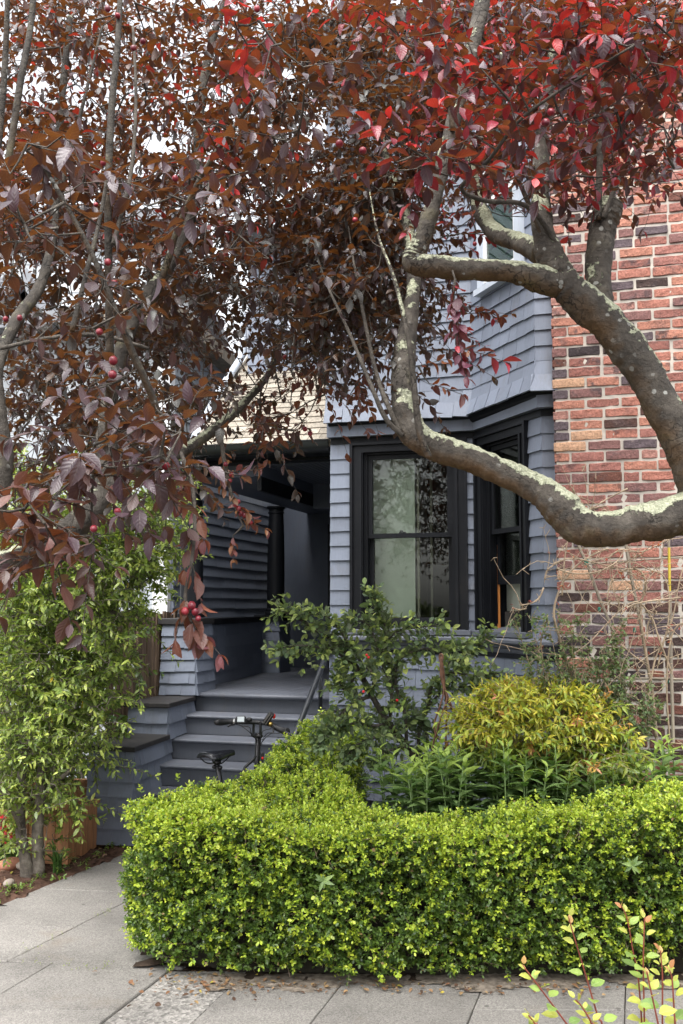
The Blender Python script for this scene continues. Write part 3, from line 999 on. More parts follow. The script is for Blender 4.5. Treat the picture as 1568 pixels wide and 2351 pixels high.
# porch roof with cedar shakes
SL = .83
rz = lambda q: 2.945 + (q + .34) * SL
b = MB()
b.add([(-.2, -.30, rz(-.30) - .03), (1.028, -.30, rz(-.30) - .03), (1.028, 1.6, rz(1.6) - .03), (-.2, 1.6, rz(1.6) - .03),
       (-.2, -.30, rz(-.30) - .08), (1.028, -.30, rz(-.30) - .08), (1.028, 1.6, rz(1.6) - .08), (-.2, 1.6, rz(1.6) - .08)], [(0, 1, 2, 3), (7, 6, 5, 4), (0, 4, 5, 1), (3, 2, 6, 7), (0, 3, 7, 4), (1, 5, 6, 2)])
b.build('roof_deck', M['oldwood'], house)
ang = math.atan(SL)
kk = 0
q = -.335
while q < .64:
    x = -.19
    while x < 1.02:
        ww = min(random.uniform(.07, .16), 1.024 - x)
        if 1.024 - x - ww < .05: ww = 1.024 - x
        ln = .17
        th = random.uniform(.008, .013)
        b = MB(Matrix.Translation((x, q, rz(q) - .006)) @ Matrix.Rotation(ang - .045, 4, 'X'))
        dy = random.uniform(-.004, .004)
        b.hexa([(.001, dy, 0), (ww - .002, dy, 0), (ww - .002, ln, 0), (.001, ln, 0), (.001, dy, th), (ww - .002, dy, th), (ww - .002, ln, .004), (.001, ln, .004)])
        b.build('roof_shingle', M['shake'], house)
        x += ww
    q += .0735
# rain pipe lying in the corner of the roof
pp = [(-.17, -.26, 2.93), (-.175, -.22, 3.02), (-.185, -.10, 3.12), (-.19, .35, 3.56), (-.19, .75, 3.90), (-.18, .85, 4.02), (-.18, .86, 4.4)]
MB().tube(pp, .036, 10).build('rain_pipe', M['pipe_grey'], house, smooth=True)
b = MB(); b.box(-.262, -.2, -.28, 1.6, 2.8, 2.9); b.build('roof_edge', M['pipe_grey'], house)

# ------------------------------------------------------------------ front steps and their stepped side wall
steps = thing('porch_steps', HO, 'blue-grey painted wooden steps between a stepped shingled side wall and the garden', 'steps', rz=-HA)
pin = lambda q: -.225 - q * .11
TR, RI = .28, .152
for k in range(6):
    q0 = -TR * k
    z = .947 - RI * k
    pr = 1.04 if k < 2 else 1.18
    if k:
        b = MB()
        zz0, zz1 = z - .028, z
        pl = pin(q0)
        prof = []
        for i in range(7):
            a = math.pi / 2 + math.pi * i / 6
            prof.append((q0 - .012 + .014 * math.cos(a), z - .014 + .014 * math.sin(a)))
        vs, fs = [], []
        poly = prof + [(q0 + TR - .02, z - .028), (q0 + TR - .02, z)]
        n = len(poly)
        vs = [(pin(y) + .002, y, zc) for y, zc in poly] + [(pr, y, zc) for y, zc in poly]
        fs = [tuple(range(n)), tuple(range(2 * n - 1, n - 1, -1))] + [(i, n + i, n + (i + 1) % n, (i + 1) % n) for i in range(n)]
        b.add(vs, fs)
        b.build('tread', M['deck'], steps, auto=40)
    else:
        b = MB()
        b.tube([(pin(0) + .002, -.032, .926), (1.03, -.032, .926)], .0195, 12)
        b.build('nosing', M['deck'], steps, smooth=True)
    if k < 5:
        b = MB(); b.prism([(pin(q0) + .003, q0 + .001), (pr - .01, q0 + .001), (pr - .01, q0 + .02), (pin(q0) + .003, q0 + .02)], z - RI + .001, z - .029 if k else z - .045)
        b.build('riser', M['deck'], steps)
b = MB(); b.prism([(pin(0) + .01, .03), (1.0, .03), (1.0, -.2), (pin(-.2) + .01, -.2)], -.05, .74); b.build('carriage', M['porch_dark'], steps)
ssh = []


def cheek(q0, q1, z0, z1, pl, fl=.0, sides=True):
    """block of the side wall: front face at q0, inner face following the steps"""
    b = MB()
    b.prism([(pl, q0), (pin(q0), q0), (pin(q1), q1), (pl, q1)], z0, z1)
    b.build('side_wall', M['shingle'], steps)
    f = (lambda z: fl * max(0, 1 - (z - z0) / .5) ** 1.5) if fl else None
    rows = max(1, round((z1 - z0) / .1))
    shingle_rows([(pl, q0), (pin(q0), q0), (pin(q1), q1)], z0, z1, .1, ssh, 5, w=(.06, .2), flare=f, th=1.4)


cheek(-1.33, -.60, .02, .648, -.42, fl=.035)
cheek(-.66, -.07, .649, .882, -.48)
cheek(-.06, .38, .925, 1.50, -.505, fl=.03)
emit_shingles(ssh, steps)


def capslab(pl, q0, q1, z, pr_add=.025, th=.036):
    b = MB()
    b.prism([(pl - .03, q0 - .03), (pin(q0) + pr_add, q0 - .03), (pin(q1) + pr_add, q1), (pl - .03, q1)], z, z + th)
    o = b.build('cap', M['cap'], steps)
    bv = o.modifiers.new('edge', 'BEVEL'); bv.width = .006; bv.segments = 2


capslab(-.43, -1.33, -.665, .650)
capslab(-.49, -.66, -.065, .884)
capslab(-.51, -.06, .40, 1.502, th=.052)
MB().tube([(pin(-.03) - .01, -.075, .93), (pin(-.03), -.08, .965), (pin(-.03) - .012, -.082, 1.0)], .012, 6).build('flashing', M['pipe_grey'], steps, smooth=True)

# handrail
hr = thing('handrail', hw(1.055, -.40, 1.43), 'black pipe handrail slanting down beside the porch steps', 'handrail', rz=-HA)
o = Vector((1.055, -.40, 1.43))
hl = lambda *ps: [Vector(p) - o for p in ps]
MB().tube(hl((1.045, -.34, 1.30), (1.055, -.50, 1.285), (1.06, -.62, 1.20), (1.06, -1.15, .82), (1.06, -1.5, .57)), .021, 12).build('rail', M['steel'], hr, smooth=True)
MB().tube(hl((1.06, -.64, 1.17), (1.06, -.64, .90)), .016, 10).build('bracket', M['steel'], hr, smooth=True)
MB().tube(hl((1.06, -.64, .90), (1.20, -.645, .90)), .016, 10).build('bracket', M['steel'], hr, smooth=True)
MB().tube(hl((1.06, -1.48, .58), (1.06, -1.48, .0)), .021, 12).build('post', M['steel'], hr, smooth=True)

# ================================================================== BRICK CHIMNEY
chim = thing('brick_chimney', hw(2.812, -1.2, 0), 'broad chimney wall of red and black clinker brick with pale mortar', 'chimney', rz=-HA)
b = MB(); b.box(.012, 2.2, .0060, 1.7, -.1, 6.6); b.build('mortar', M['mortar'], chim)


def brick_mesh(k, L):
    r = random.Random(k)
    H, Dp, c = .0545, .105, .006
    b = MB(); nx = 4
    vs = []
    xs = [0, .005] + [L * i / nx for i in range(1, nx)] + [L - .005, L]
    n = len(xs)
    for i, x in enumerate(xs):
        e = i in (0, n - 1)
        j = lambda s: r.uniform(-s, s)
        y = (.004 if e else 0) + j(.003)
        z0, z1 = (.004 if e else 0) + j(.0026), H - (.004 if e else 0) + j(.0026)
        x += j(.002)
        vs += [(x, .07, z0), (x, y + .004, z0), (x, y, z0 + .0035), (x, y + j(.0025), H / 2), (x, y, z1 - .0035), (x, y + .004, z1), (x, .07, z1)]
    fs = []
    for i in range(n - 1):
        for q_ in range(6):
            fs.append((i * 7 + q_, (i + 1) * 7 + q_, (i + 1) * 7 + q_ + 1, i * 7 + q_ + 1))
    fs += [tuple(range(6, -1, -1)), tuple(range((n - 1) * 7, n * 7))]
    b.add(vs, fs)
    return b


BR = {}
for dk in (0, 1):
    for kind, L in (('s', .199), ('h', .093)):
        BR[dk, kind] = []
        for k in range(5):
            b = brick_mesh(k * 7 + (3 if kind == 'h' else 0), L)
            BR[dk, kind].append((b, b.mesh('brick', M['brick_dark' if dk else 'brick'], smooth=False)))
bl = []
row = 0
z = .04
while z < 6.4:
    x = 0.0 + random.uniform(-.004, .004)
    first = True
    while x < 2.0:
        kind = 's'
        if first and row % 2: kind = 'h'
        elif random.random() < .07: kind = 'h'
        L = .199 if kind == 's' else .093
        dark = random.random() < (.8 if z < 1.35 else (.35 if z < 1.75 else .05))
        yy = random.uniform(-.004, .004) - (.006 if random.random() < .06 else 0)
        m = Matrix.Translation((x, yy, z + random.uniform(-.002, .002))) @ Matrix.Rotation(random.uniform(-.012, .012), 4, 'Y') @ Matrix.Diagonal((random.uniform(.97, 1.02), 1, random.uniform(.96, 1.05), 1))
        vis = 0 if (z > 5.2 or z < .45 or x > 1.0) else 2
        bl.append((vis - abs(z - 2.6) * .1 - (x > .8) * .3, kind, int(dark), m))
        x += L + random.uniform(.011, .018)
        first = False
    row += 1
    z += .0685
bl.sort(key=lambda a: -a[0])
for _, kind, dk, m in bl[:300]:
    inst('brick', random.choice(BR[dk, kind])[1], m, chim)
for dk in (0, 1):
    mb = MB()
    for _, kind, d2, m in bl[300:]:
        if d2 == dk:
            src = random.choice(BR[dk, kind])[0]
            mb.add([m @ Vector(v) for v in src.v], src.f)
    mb.build('dark_brickwork' if dk else 'brickwork', M['brick_dark' if dk else 'brick'], chim, kind='stuff')

# ================================================================== NEIGHBOURS ON THE LEFT
nb = thing('grey_clapboard_house', hw(-.81, .62, 0), 'pale grey clapboard house wall rising behind the porch roof', 'house', rz=-HA)
b = MB()
b.add([(-3.5, 0, -.1), (-.02, 0, -.1), (-.02, 4.5, -.1), (-3.5, 4.5, -.1), (-3.5, 0, 4.28), (-.02, 0, 4.28), (-.02, 4.5, 3.82), (-3.5, 4.5, 3.82)],
      [(3, 2, 1, 0), (4, 5, 6, 7), (0, 1, 5, 4), (1, 2, 6, 5), (2, 3, 7, 6), (3, 0, 4, 7)])
b.build('wall', M['siding'], nb)
k = 0
z = 3.02
while z < 4.2:
    top = z + .105
    b = MB()
    ye = min(4.4, max(.2, (4.25 - top) / .105)) if top > 3.8 else 4.4
    b.hexa([(-.02, .07, z), (.0, .07, z), (.0, ye, z), (-.02, ye, z), (-.02, .07, top), (-.012, .07, top), (-.012, ye, top), (-.02, ye, top)])
    b.build('board', M['siding'], nb)
    z += .1
b = MB(); b.box(-.14, .012, -.02, .068, -.1, 4.27); b.build('corner_trim', M['white'], nb)
b = MB()
b.hexa([(-.6, -.3, 4.26), (.16, -.3, 4.26), (.16, 4.7, 3.75), (-.6, 4.7, 3.75), (-.6, -.3, 4.40), (.16, -.3, 4.40), (.16, 4.7, 3.89), (-.6, 4.7, 3.89)])
b.build('rake_board', M['oldwood'], nb)
b = MB(); b.box(-3.6, -.2, -.3, 4.7, 4.30, 4.42); b.build('roof', M['greyroof'], nb)

wh = thing('white_shingled_house', Vector((-7.2, 13.5, 0)), 'white shingled house with a steep gable, seen through the plum leaves', 'house')
b = MB(); b.box(0, 4.6, 0, 6, -.1, 6.9); b.build('wall', M['whitesh'], wh)
wl = []
z = 3.0
while z < 6.9:
    x = .0
    while x < 4.58:
        ww = min(random.uniform(.18, .34), 4.6 - x)
        b = MB(); t = .018
        b.hexa([(x + .003, -t, z), (x + ww - .003, -t, z), (x + ww - .003, .0, z), (x + .003, 0, z), (x + .003, -.004, z + .2), (x + ww - .003, -.004, z + .2), (x + ww - .003, 0, z + .2), (x + .003, 0, z + .2)])
        b.build('shingle', M['whitesh'], wh)
        x += ww
    z += .2
for sx, x0, x1 in ((1, .9, 2.9), (-1, 4.7, 2.9)):
    b = MB(); b.hexa([(x0, -.3, 3.9), (x0 + .22 * sx, -.3, 3.9), (x0 + .22 * sx, -.02, 3.9), (x0, -.02, 3.9), (x1, -.3, 6.0), (x1 + .22 * sx, -.3, 6.0), (x1 + .22 * sx, -.02, 6.0), (x1, -.02, 6.0)]) if sx > 0 else b.hexa([(x0 - .22, -.3, 3.9), (x0, -.3, 3.9), (x0, -.02, 3.9), (x0 - .22, -.02, 3.9), (x1 - .22, -.3, 6.0), (x1, -.3, 6.0), (x1, -.02, 6.0), (x1 - .22, -.02, 6.0)])
    b.build('gable_trim', M['white'], wh)
    b = MB()
    e = .3
    b.hexa([(x0 - .1 * sx, -.6, 3.95), (x0, -.6, 3.75), (x0, 0, 3.75), (x0 - .1 * sx, 0, 3.95), (x1 - .1 * sx, -.6, 6.15), (x1, -.6, 5.95), (x1, 0, 5.95), (x1 - .1 * sx, 0, 6.15)])
    b.build('gable_roof', M['greyroof'], wh)
b = MB(); b.box(-.3, 4.9, -.4, 6.3, 6.9, 7.05); b.build('roof', M['greyroof'], wh)

# picket fence along the side of the steps
fn = thing('picket_fence', hw(-.56, .1, 0), 'weathered brown fence of narrow pickets beside the stepped wall', 'fence', rz=-HA)
y = .0
k = 0
for k in range(34):
    ww = random.uniform(.030, .042)
    yy = -.95 + k * .047
    h = 1.60 + random.uniform(-.02, .02)
    b = MB(Matrix.Translation((random.uniform(-.006, .006), yy, 0)) @ Matrix.Rotation(random.uniform(-.012, .012), 4, 'X'))
    b.box(-.009, .009, 0, ww, .02, h)
    b.build('picket', M['fence'], fn)
for z in (.45, 1.3):
    b = MB(); b.box(-.05, -.012, -1.0, .7, z, z + .07); b.build('rail', M['fence'], fn)
b = MB(); b.box(-.11, -.051, .1, .19, 0, 1.55); b.build('post', M['fence'], fn)

# cedar planter beside the steps
pl = thing('cedar_planter', Vector((-1.93, 6.62, 0)), 'new cedar plank planter box standing in the mulch by the steps', 'planter', rz=rad(-8))
for k in range(5):
    b = MB(); b.cham(-.28 + k * .092, -.19 + k * .092, -.02, 0, .0, .30 + random.uniform(-.003, .003), .003); b.build('board', M['cedar'], pl)
for k in range(5):
    b = MB(); b.cham(.16, .18, .002 + k * .092, .09 + k * .092, .0, .30 + random.uniform(-.003, .003), .003); b.build('board', M['cedar'], pl)
b = MB(); b.box(-.29, .19, -.035, .03, .301, .325); b.build('rim', M['cedar'], pl)
b = MB(); b.box(.135, .195, .031, .47, .301, .325); b.build('rim', M['cedar'], pl)
b = MB(); b.box(-.28, .158, .004, .46, .0, .24); b.build('earth', M['soil'], pl)
pl2 = thing('cedar_planter', Vector((-2.12, 7.2, 0)), 'long cedar planter box half hidden behind the nearer planter', 'planter', rz=rad(12))
for k in range(6):
    b = MB(); b.cham(-.5 + k * .14, -.362 + k * .14, -.02, 0, .0, .40, .003); b.build('board', M['cedar'], pl2)
b = MB(); b.box(-.52, .36, -.04, .03, .401, .425); b.build('rim', M['cedar'], pl2)
b = MB(); b.box(-.5, .34, .002, .3, 0, .36); b.build('earth', M['soil'], pl2)

# ================================================================== PLANTS: helpers
def tmpl(rows, fold=.18, droop=.18, wave=0.0):
    """leaf blade along +Y, unit length: rows = [(y, half width)]; base and tip are points"""
    vs, lc = [], []
    n = len(rows)
    for i, (y, w) in enumerate(rows):
        z = -droop * y * y
        if i in (0, n - 1):
            vs.append((0, y, z)); lc.append((0, y))
        else:
            s = wave * (1 if i % 2 else -1)
            vs += [(-w, y, z + fold * w + s), (0, y, z), (w, y, z + fold * w - s)]
            lc += [(-1, y), (0, y), (1, y)]
    fs = [(0, 3, 2), (0, 2, 1)]
    for i in range(1, n - 2):
        a = 1 + (i - 1) * 3
        fs += [(a, a + 1, a + 4, a + 3), (a + 1, a + 2, a + 5, a + 4)]
    a = 1 + (n - 3) * 3
    fs += [(a, a + 1, a + 3), (a + 1, a + 2, a + 3)]
    return np.array(vs, float), fs, np.array(lc, float)


T_PLUM = tmpl([(0, 0), (.16, .13), (.42, .26), (.70, .22), (.9, .09), (1, 0)], .30, .22)
T_OVAL = (np.array([(0, 0, 0), (.26, .3, .05), (.29, .7, .03), (0, 1, -.06), (-.29, .7, .03), (-.26, .3, .05)], float),
          [(0, 1, 2, 3), (0, 3, 4, 5)], np.array([(0, 0), (1, .3), (1, .7), (0, 1), (-1, .7), (-1, .3)], float))
T_WAVY = tmpl([(0, 0), (.15, .10), (.35, .15), (.55, .17), (.75, .13), (1, 0)], .2, .22, .035)
T_LANCE = tmpl([(0, 0), (.2, .11), (.5, .14), (.8, .07), (1, 0)], .35, .30)
T_OVATE = tmpl([(0, 0), (.15, .22), (.4, .34), (.72, .24), (1, 0)], .22, .15)
T_COTO = tmpl([(0, 0), (.2, .15), (.5, .26), (.8, .19), (1, 0)], .2, .12)


def norm(a):
    return a / np.maximum(np.linalg.norm(a, axis=1, keepdims=True), 1e-9)


def axes(D, U):
    D = norm(D)
    X = norm(np.cross(D, U))
    Z = np.cross(X, D)
    return X, D, Z


def bulk(name, T, P, D, U, S, W, C, m, parent=None, kind=None, curl=None):
    """all the leaves given, as one mesh"""
    v, fs, lc = T
    N, nv = len(P), len(v)
    X, Y, Z = axes(D, U)
    S_, W_ = S[:, None, None], (S * W)[:, None, None]
    V = (P[:, None, :] + X[:, None, :] * (v[None, :, 0, None] * W_) + Y[:, None, :] * (v[None, :, 1, None] * S_) + Z[:, None, :] * (v[None, :, 2, None] * S_ * (np.ones(N) if curl is None else curl)[:, None, None])).reshape(-1, 3)
    loops, starts, tot = [], [], 0
    for f in fs:
        starts.append(tot); tot += len(f); loops += list(f)
    loops = np.array(loops)
    L = (np.arange(N)[:, None] * nv + loops[None, :]).ravel()
    ST = (np.arange(N)[:, None] * tot + np.array(starts)[None, :]).ravel()
    me = bpy.data.meshes.new(name)
    me.vertices.add(N * nv)
    me.vertices.foreach_set('co', V.astype(np.float32).ravel())
    me.loops.add(len(L))
    me.loops.foreach_set('vertex_index', L.astype(np.int32))
    me.polygons.add(len(ST))
    me.polygons.foreach_set('loop_start', ST.astype(np.int32))
    uv = me.uv_layers.new(name='lc')
    uv.data.foreach_set('uv', np.tile(lc[loops], (N, 1)).astype(np.float32).ravel())
    ca = me.color_attributes.new('col', 'FLOAT_COLOR', 'POINT')
    ca.data.foreach_set('color', np.repeat(C, nv, axis=0).astype(np.float32).ravel())
    me.polygons.foreach_set('use_smooth', np.ones(len(ST), dtype=bool))
    me.materials.append(m)
    me.update(calc_edges=True)
    me.validate()
    o = bpy.data.objects.new(name, me)
    link(o, parent)
    if kind: o['kind'] = kind
    return o


def foliage(parent, origin, T, P, D, U, S, W, C, m, n_parts=300, bins=12, name='leaf', rest='foliage', front=None):
    """the n_parts leaves that show largest become objects of their own, the others one mesh"""
    P = P - np.array(origin)[None, :]
    curl = RNG.uniform(.2, 2.4, len(P)) * np.where(RNG.uniform(0, 1, len(P)) < .12, -1, 1)
    n_parts = min(n_parts, len(P))
    pick = np.zeros(len(P), bool)
    if n_parts:
        sx, sy, dep = proj_np(P + np.array(origin)[None, :])
        show = S / dep
        ok = (sx > 5) & (sx < 1563) & (sy > 5) & (sy < 2346)
        if front is not None: show = show * front
        show = np.where(ok, show, show * 1e-3)
        pick[np.argsort(-show)[:n_parts]] = True
        idx = np.where(pick)[0]
        cen = C[idx[RNG.choice(len(idx), min(bins, len(idx)), replace=False)]]
        v, fs, lc = T
        meshes = []
        for c in cen:
            me = bpy.data.meshes.new(name)
            me.from_pydata([tuple(a) for a in v], [], fs)
            uv = me.uv_layers.new(name='lc')
            lo = [i for f in fs for i in f]
            uv.data.foreach_set('uv', lc[lo].astype(np.float32).ravel())
            ca = me.color_attributes.new('col', 'FLOAT_COLOR', 'POINT')
            ca.data.foreach_set('color', np.tile(c, (len(v), 1)).astype(np.float32).ravel())
            me.polygons.foreach_set('use_smooth', [True] * len(fs))
            me.materials.append(m)
            meshes.append(me)
        X, Y, Z = axes(D, U)
        for i in idx:
            k = int(np.argmin(((cen - C[i]) ** 2).sum(1)))
            s, w = S[i], S[i] * W[i]
            x, y, z, p = X[i] * w, Y[i] * s, Z[i] * s * curl[i], P[i]
            inst(name, meshes[k], Matrix(((x[0], y[0], z[0], p[0]), (x[1], y[1], z[1], p[1]), (x[2], y[2], z[2], p[2]), (0, 0, 0, 1))), parent)
    r = ~pick
    if r.any():
        bulk(rest, T, P[r], D[r], U[r], S[r], W[r], C[r], m, parent, kind='stuff', curl=curl[r])


def pick_col(n, pal, rng=RNG, jit=.18):
    """pal: [(weight, (r, g, b), young)]"""
    w = np.array([a[0] for a in pal], float); w /= w.sum()
    k = rng.choice(len(pal), n, p=w)
    c = np.array([(*a[1], a[2]) for a in pal])[k]
    c[:, :3] *= (1 + rng.uniform(-jit, jit, (n, 1))) * (1 + rng.uniform(-.06, .06, (n, 3)))
    return c


def sprays(B, Dr, L, n, size, rng=RNG, droop=.25, spread=.9, hang=.15, upj=.5, tip=3):
    """leaves set spirally along many short twigs. returns leaf arrays, twig polylines and for each leaf its place along the twig"""
    N = len(B)
    t = (np.arange(n) + .6) / n
    t = np.where(np.arange(n) >= n - tip, 1.0 - .03 * (n - 1 - np.arange(n)), t)
    t = np.clip(t, 0, 1)[None, :, None]
    Dr = norm(Dr)
    Ls = L[:, None, None]
    down = np.array([0, 0, -1.0])
    P = B[:, None, :] + Dr[:, None, :] * Ls * t + down * droop * Ls * t * t
    Tn = Dr[:, None, :] + down * 2 * droop * t
    Tn = Tn / np.linalg.norm(Tn, axis=2, keepdims=True)
    ref = np.where(np.abs(Dr[:, 2:3]) < .85, np.array([[0, 0, 1.0]]), np.array([[1.0, 0, 0]]))
    s1 = norm(np.cross(Dr, ref))[:, None, :]
    s2 = np.cross(Tn, np.broadcast_to(s1, Tn.shape))
    ph = (rng.uniform(0, 6.28, (N, 1)) + np.arange(n)[None, :] * 2.4)[:, :, None]
    R = s1 * np.cos(ph) + s2 * np.sin(ph) * .8
    D = Tn * .65 + R * spread + down * hang + rng.normal(0, .16, P.shape)
    U = np.array([0, 0, 1.0]) + Tn * .2 + rng.normal(0, upj, P.shape)
    S = size[:, None] * rng.uniform(.7, 1.12, (N, n)) * np.where(np.arange(n)[None, :] >= n - 2, .72, 1.0)
    tt = np.broadcast_to(t[:, :, 0], (N, n))
    lines = [[B[i], B[i] + Dr[i] * L[i] * .5 + down * droop * L[i] * .25, B[i] + Dr[i] * L[i] + down * droop * L[i]] for i in range(N)]
    return P.reshape(-1, 3), D.reshape(-1, 3), U.reshape(-1, 3), S.ravel(), lines, tt.ravel()


def connect(nodes, bases, maxd=9.):
    """ties every base to the nearest wood already there"""
    nodes = [np.array(n) for n in nodes]
    K = np.array(nodes)
    d = np.min(((bases[:, None, :] - K[None, ::2, :]) ** 2).sum(2), axis=1)
    edges = []
    for i in np.argsort(d):
        b = bases[i]
        dd = ((K - b) ** 2).sum(1)
        j = int(np.argmin(dd))
        if dd[j] < maxd: edges.append((K[j].copy(), b))
        mid = (K[j] + b) / 2
        K = np.vstack([K, b[None], mid[None]])
    return edges


def tubes_np(name, lines, r0, r1, m, parent, origin, seg=4, kind='stuff'):
    mb = MB()
    o = Vector(origin)
    for ln in lines:
        n = len(ln)
        rr0 = r0 if not hasattr(r0, '__call__') else r0()
        mb.tube([Vector(p) - o for p in ln], [rr0 + (r1 - rr0) * i / (n - 1) for i in range(n)], seg, cap=False)
    return mb.build(name, m, parent, smooth=True, kind=kind)


def limb(name, ctrl, parent, origin, m, rng=random, seg=14, n=9, wob=.03, depth0=None):
    """a limb through points (dx, dy, depth, radius in photo pixels) of the photograph"""
    c = [(at(x, y, d), r * d / 2286.0) for x, y, d, r in ctrl]
    pts, rr = smooth_path(c, n)
    o = Vector(origin)
    rr = [r * (1 + rng.uniform(-wob, wob)) for r in rr]
    mb = MB(); mb.tube([p - o for p in pts], rr, seg)
    if seg > 12:                                     # swellings, flutes and scars
        for i in range(len(pts)):
            cpt = pts[i] - o
            for k in range(seg):
                w_ = Vector(mb.v[i * seg + k]); dv = w_ - cpt
                q_ = w_ + o
                f = 1 + .13 * mnoise.noise(q_ * 9) + .09 * mnoise.noise(q_ * 24) + .05 * mnoise.noise(q_ * 60)
                mb.v[i * seg + k] = tuple(cpt + dv * f)
    ob = mb.build(name, m, parent, smooth=True)
    return [np.array(p) for p in pts]


def grid_pick(grid, cw, ch, n, rng=RNG, x0=0, y0=0):
    g = np.array(grid, float); g = g / g.sum()
    k = rng.choice(g.size, n, p=g.ravel())
    r, c = np.divmod(k, g.shape[1])
    return x0 + (c + rng.uniform(0, 1, n)) * cw, y0 + (r + rng.uniform(0, 1, n)) * ch


def at_np(x, y, d):
    return np.array([at(a, b, c) for a, b, c in zip(x, y, d)])


# ================================================================== PLUM TREES
G_LEFT = [[6, 4, 4, 4, 4, 5, 3], [6, 5, 5, 4, 4, 5, 3], [7, 6, 5, 4, 6, 6, 3], [8, 7, 6, 5, 6, 6, 4], [8, 8, 7, 6, 6, 5, 2], [8, 8, 7, 6, 7, 3, 2], [5, 4, 4, 6, 8, 7, 2], [5, 4, 4, 6, 6, 2.5, 2],
          [6, 5, 6, 7, 3.5, .8, 1], [6, 6, 6, 6, 2.5, .8, 1], [4, 4, 4, 3, 1.2, 0, 0], [2, 2, 1, .5, 0, 0, 0], [.6, .3, 0, 0, 0, 0, 0], [0, 0, 0, 0, 0, 0, 0]]
G_RIGHT = [[5, 6, 7, 8, 9, 9, 9, 9, 8, 8], [5, 6, 7, 8, 9, 9, 8, 8, 7, 7], [4, 6, 7, 8, 8, 8, 8, 7, 6, 6], [4, 7, 9, 9, 7, 6, 5, 4.5, 3.5, 3],
           [5, 11, 11, 9, 3, 1.5, .6, .8, .5, .4], [5, 12, 12, 9, 1.0, .6, .2, 0, 0, 0], [5, 12, 12, 8, .6, .2, 0, 0, 0, 0], [3, 8, 9, 3.5, .3, 0, 0, 0, 0, 0], [1.5, 2.5, 3, .3, 0, 0, 0, 0, 0, 0], [1, .4, 0, 0, 0, 0, 0, 0, 0, 0]]

PAL_OLD = [(5, (.030, .019, .024), 0), (5, (.023, .024, .020), 0), (2, (.036, .021, .021), 0), (1, (.062, .034, .020), .0)]
PAL_CRIM = [(6, (.044, .020, .031), .05), (3, (.065, .016, .028), .25), (2.4, (.20, .012, .030), .75), (1.1, (.42, .028, .030), 1)]
PAL_NEAR = [(5, (.046, .027, .036), 0), (3, (.066, .040, .050), .0), (1.5, (.06, .030, .028), 0)]


def plum_leaves(tree, org, P, D, U, S, C, n_parts):
    W = RNG.uniform(.85, 1.15, len(P))
    foliage(tree, org, T_PLUM, P, D, U, S, W, C, M['plum_leaf'], n_parts)


def fruits(tree, org, spots):
    b = MB(); b.ball((0, 0, 0), 1, 14, (1, 1, 1.12))
    me = b.mesh('plum', M['fruit'], smooth=True)
    for x, y, d, r in spots:
        p = at(x, y, d) - Vector(org)
        s = .86 * r * d / 2286
        inst('plum', me, Matrix.Translation(p) @ Matrix.Rotation(random.uniform(0, 3), 4, 'X') @ Matrix.Diagonal((s, s, s, 1)), tree)


def plum_tree(label, org, limbs, groups, fruit_spots, n_parts=300, bark='bark'):
    tree = thing('plum_tree', org, label, 'tree', 'purple-leaved plum trees')
    nodes = []
    for nm, ctrl in limbs:
        pts = limb(nm, ctrl, tree, org, M['twig' if max(c[3] for c in ctrl) < 7 else bark], seg=26 if max(c[3] for c in ctrl) > 18 else 8, n=14 if max(c[3] for c in ctrl) > 18 else 7)
        if nm != 'shoot': nodes += pts
        else: nodes += pts[::3]
    PP, DD, UU_, SS, CC, TW, BS = [], [], [], [], [], [], []
    for g in groups:
        B, Dr = g['B'], g['D']
        n = len(B)
        L = RNG.uniform(*g.get('len', (.16, .36)), n)
        P, D, U, S, lines, tt = sprays(B, Dr, L, g.get('n', 12), RNG.uniform(*g.get('size', (.039, .056)), n), droop=g.get('droop', .25), hang=g.get('hang', .2), upj=g.get('upj', .32))
        C = pick_col(len(P), g['pal'])
        if 'tip' in g:
            tc = pick_col(len(P), g['tip'])
            k = (tt > .72) & (RNG.uniform(0, 1, len(P)) < g.get('tipp', .6))
            C[k] = tc[k]
        PP.append(P); DD.append(D); UU_.append(U); SS.append(S); CC.append(C); TW += lines; BS.append(B)
    BS = np.vstack(BS)
    ed = connect(nodes, BS)
    cl = []
    for a, b in ed:
        mid = (a + b) / 2 + RNG.normal(0, .03, 3) * min(1, np.linalg.norm(a - b)) + np.array([0, 0, -.04]) * np.linalg.norm(a - b)
        cl.append([a, mid, b])
    tubes_np('branchlet', cl, lambda: random.uniform(.0022, .0048), .0018, M['twig'], tree, org)
    tubes_np('twig', TW, .0019, .0010, M['twig'], tree, org, 3)
    plum_leaves(tree, org, np.vstack(PP), np.vstack(DD), np.vstack(UU_), np.concatenate(SS), np.vstack(CC), n_parts)
    fruits(tree, org, fruit_spots)
    return tree


def rdirs(n, up=.35, sx=.6):
    d = RNG.normal(0, 1, (n, 3))
    d[:, 2] = d[:, 2] * .55 + up
    return norm(d)


def cluster(x, y, rx, ry, d0, d1, n):
    a = RNG.uniform(0, 6.28, n); r = np.sqrt(RNG.uniform(0, 1, n))
    return at_np(x + rx * r * np.cos(a), y + ry * r * np.sin(a), RNG.uniform(d0, d1, n))


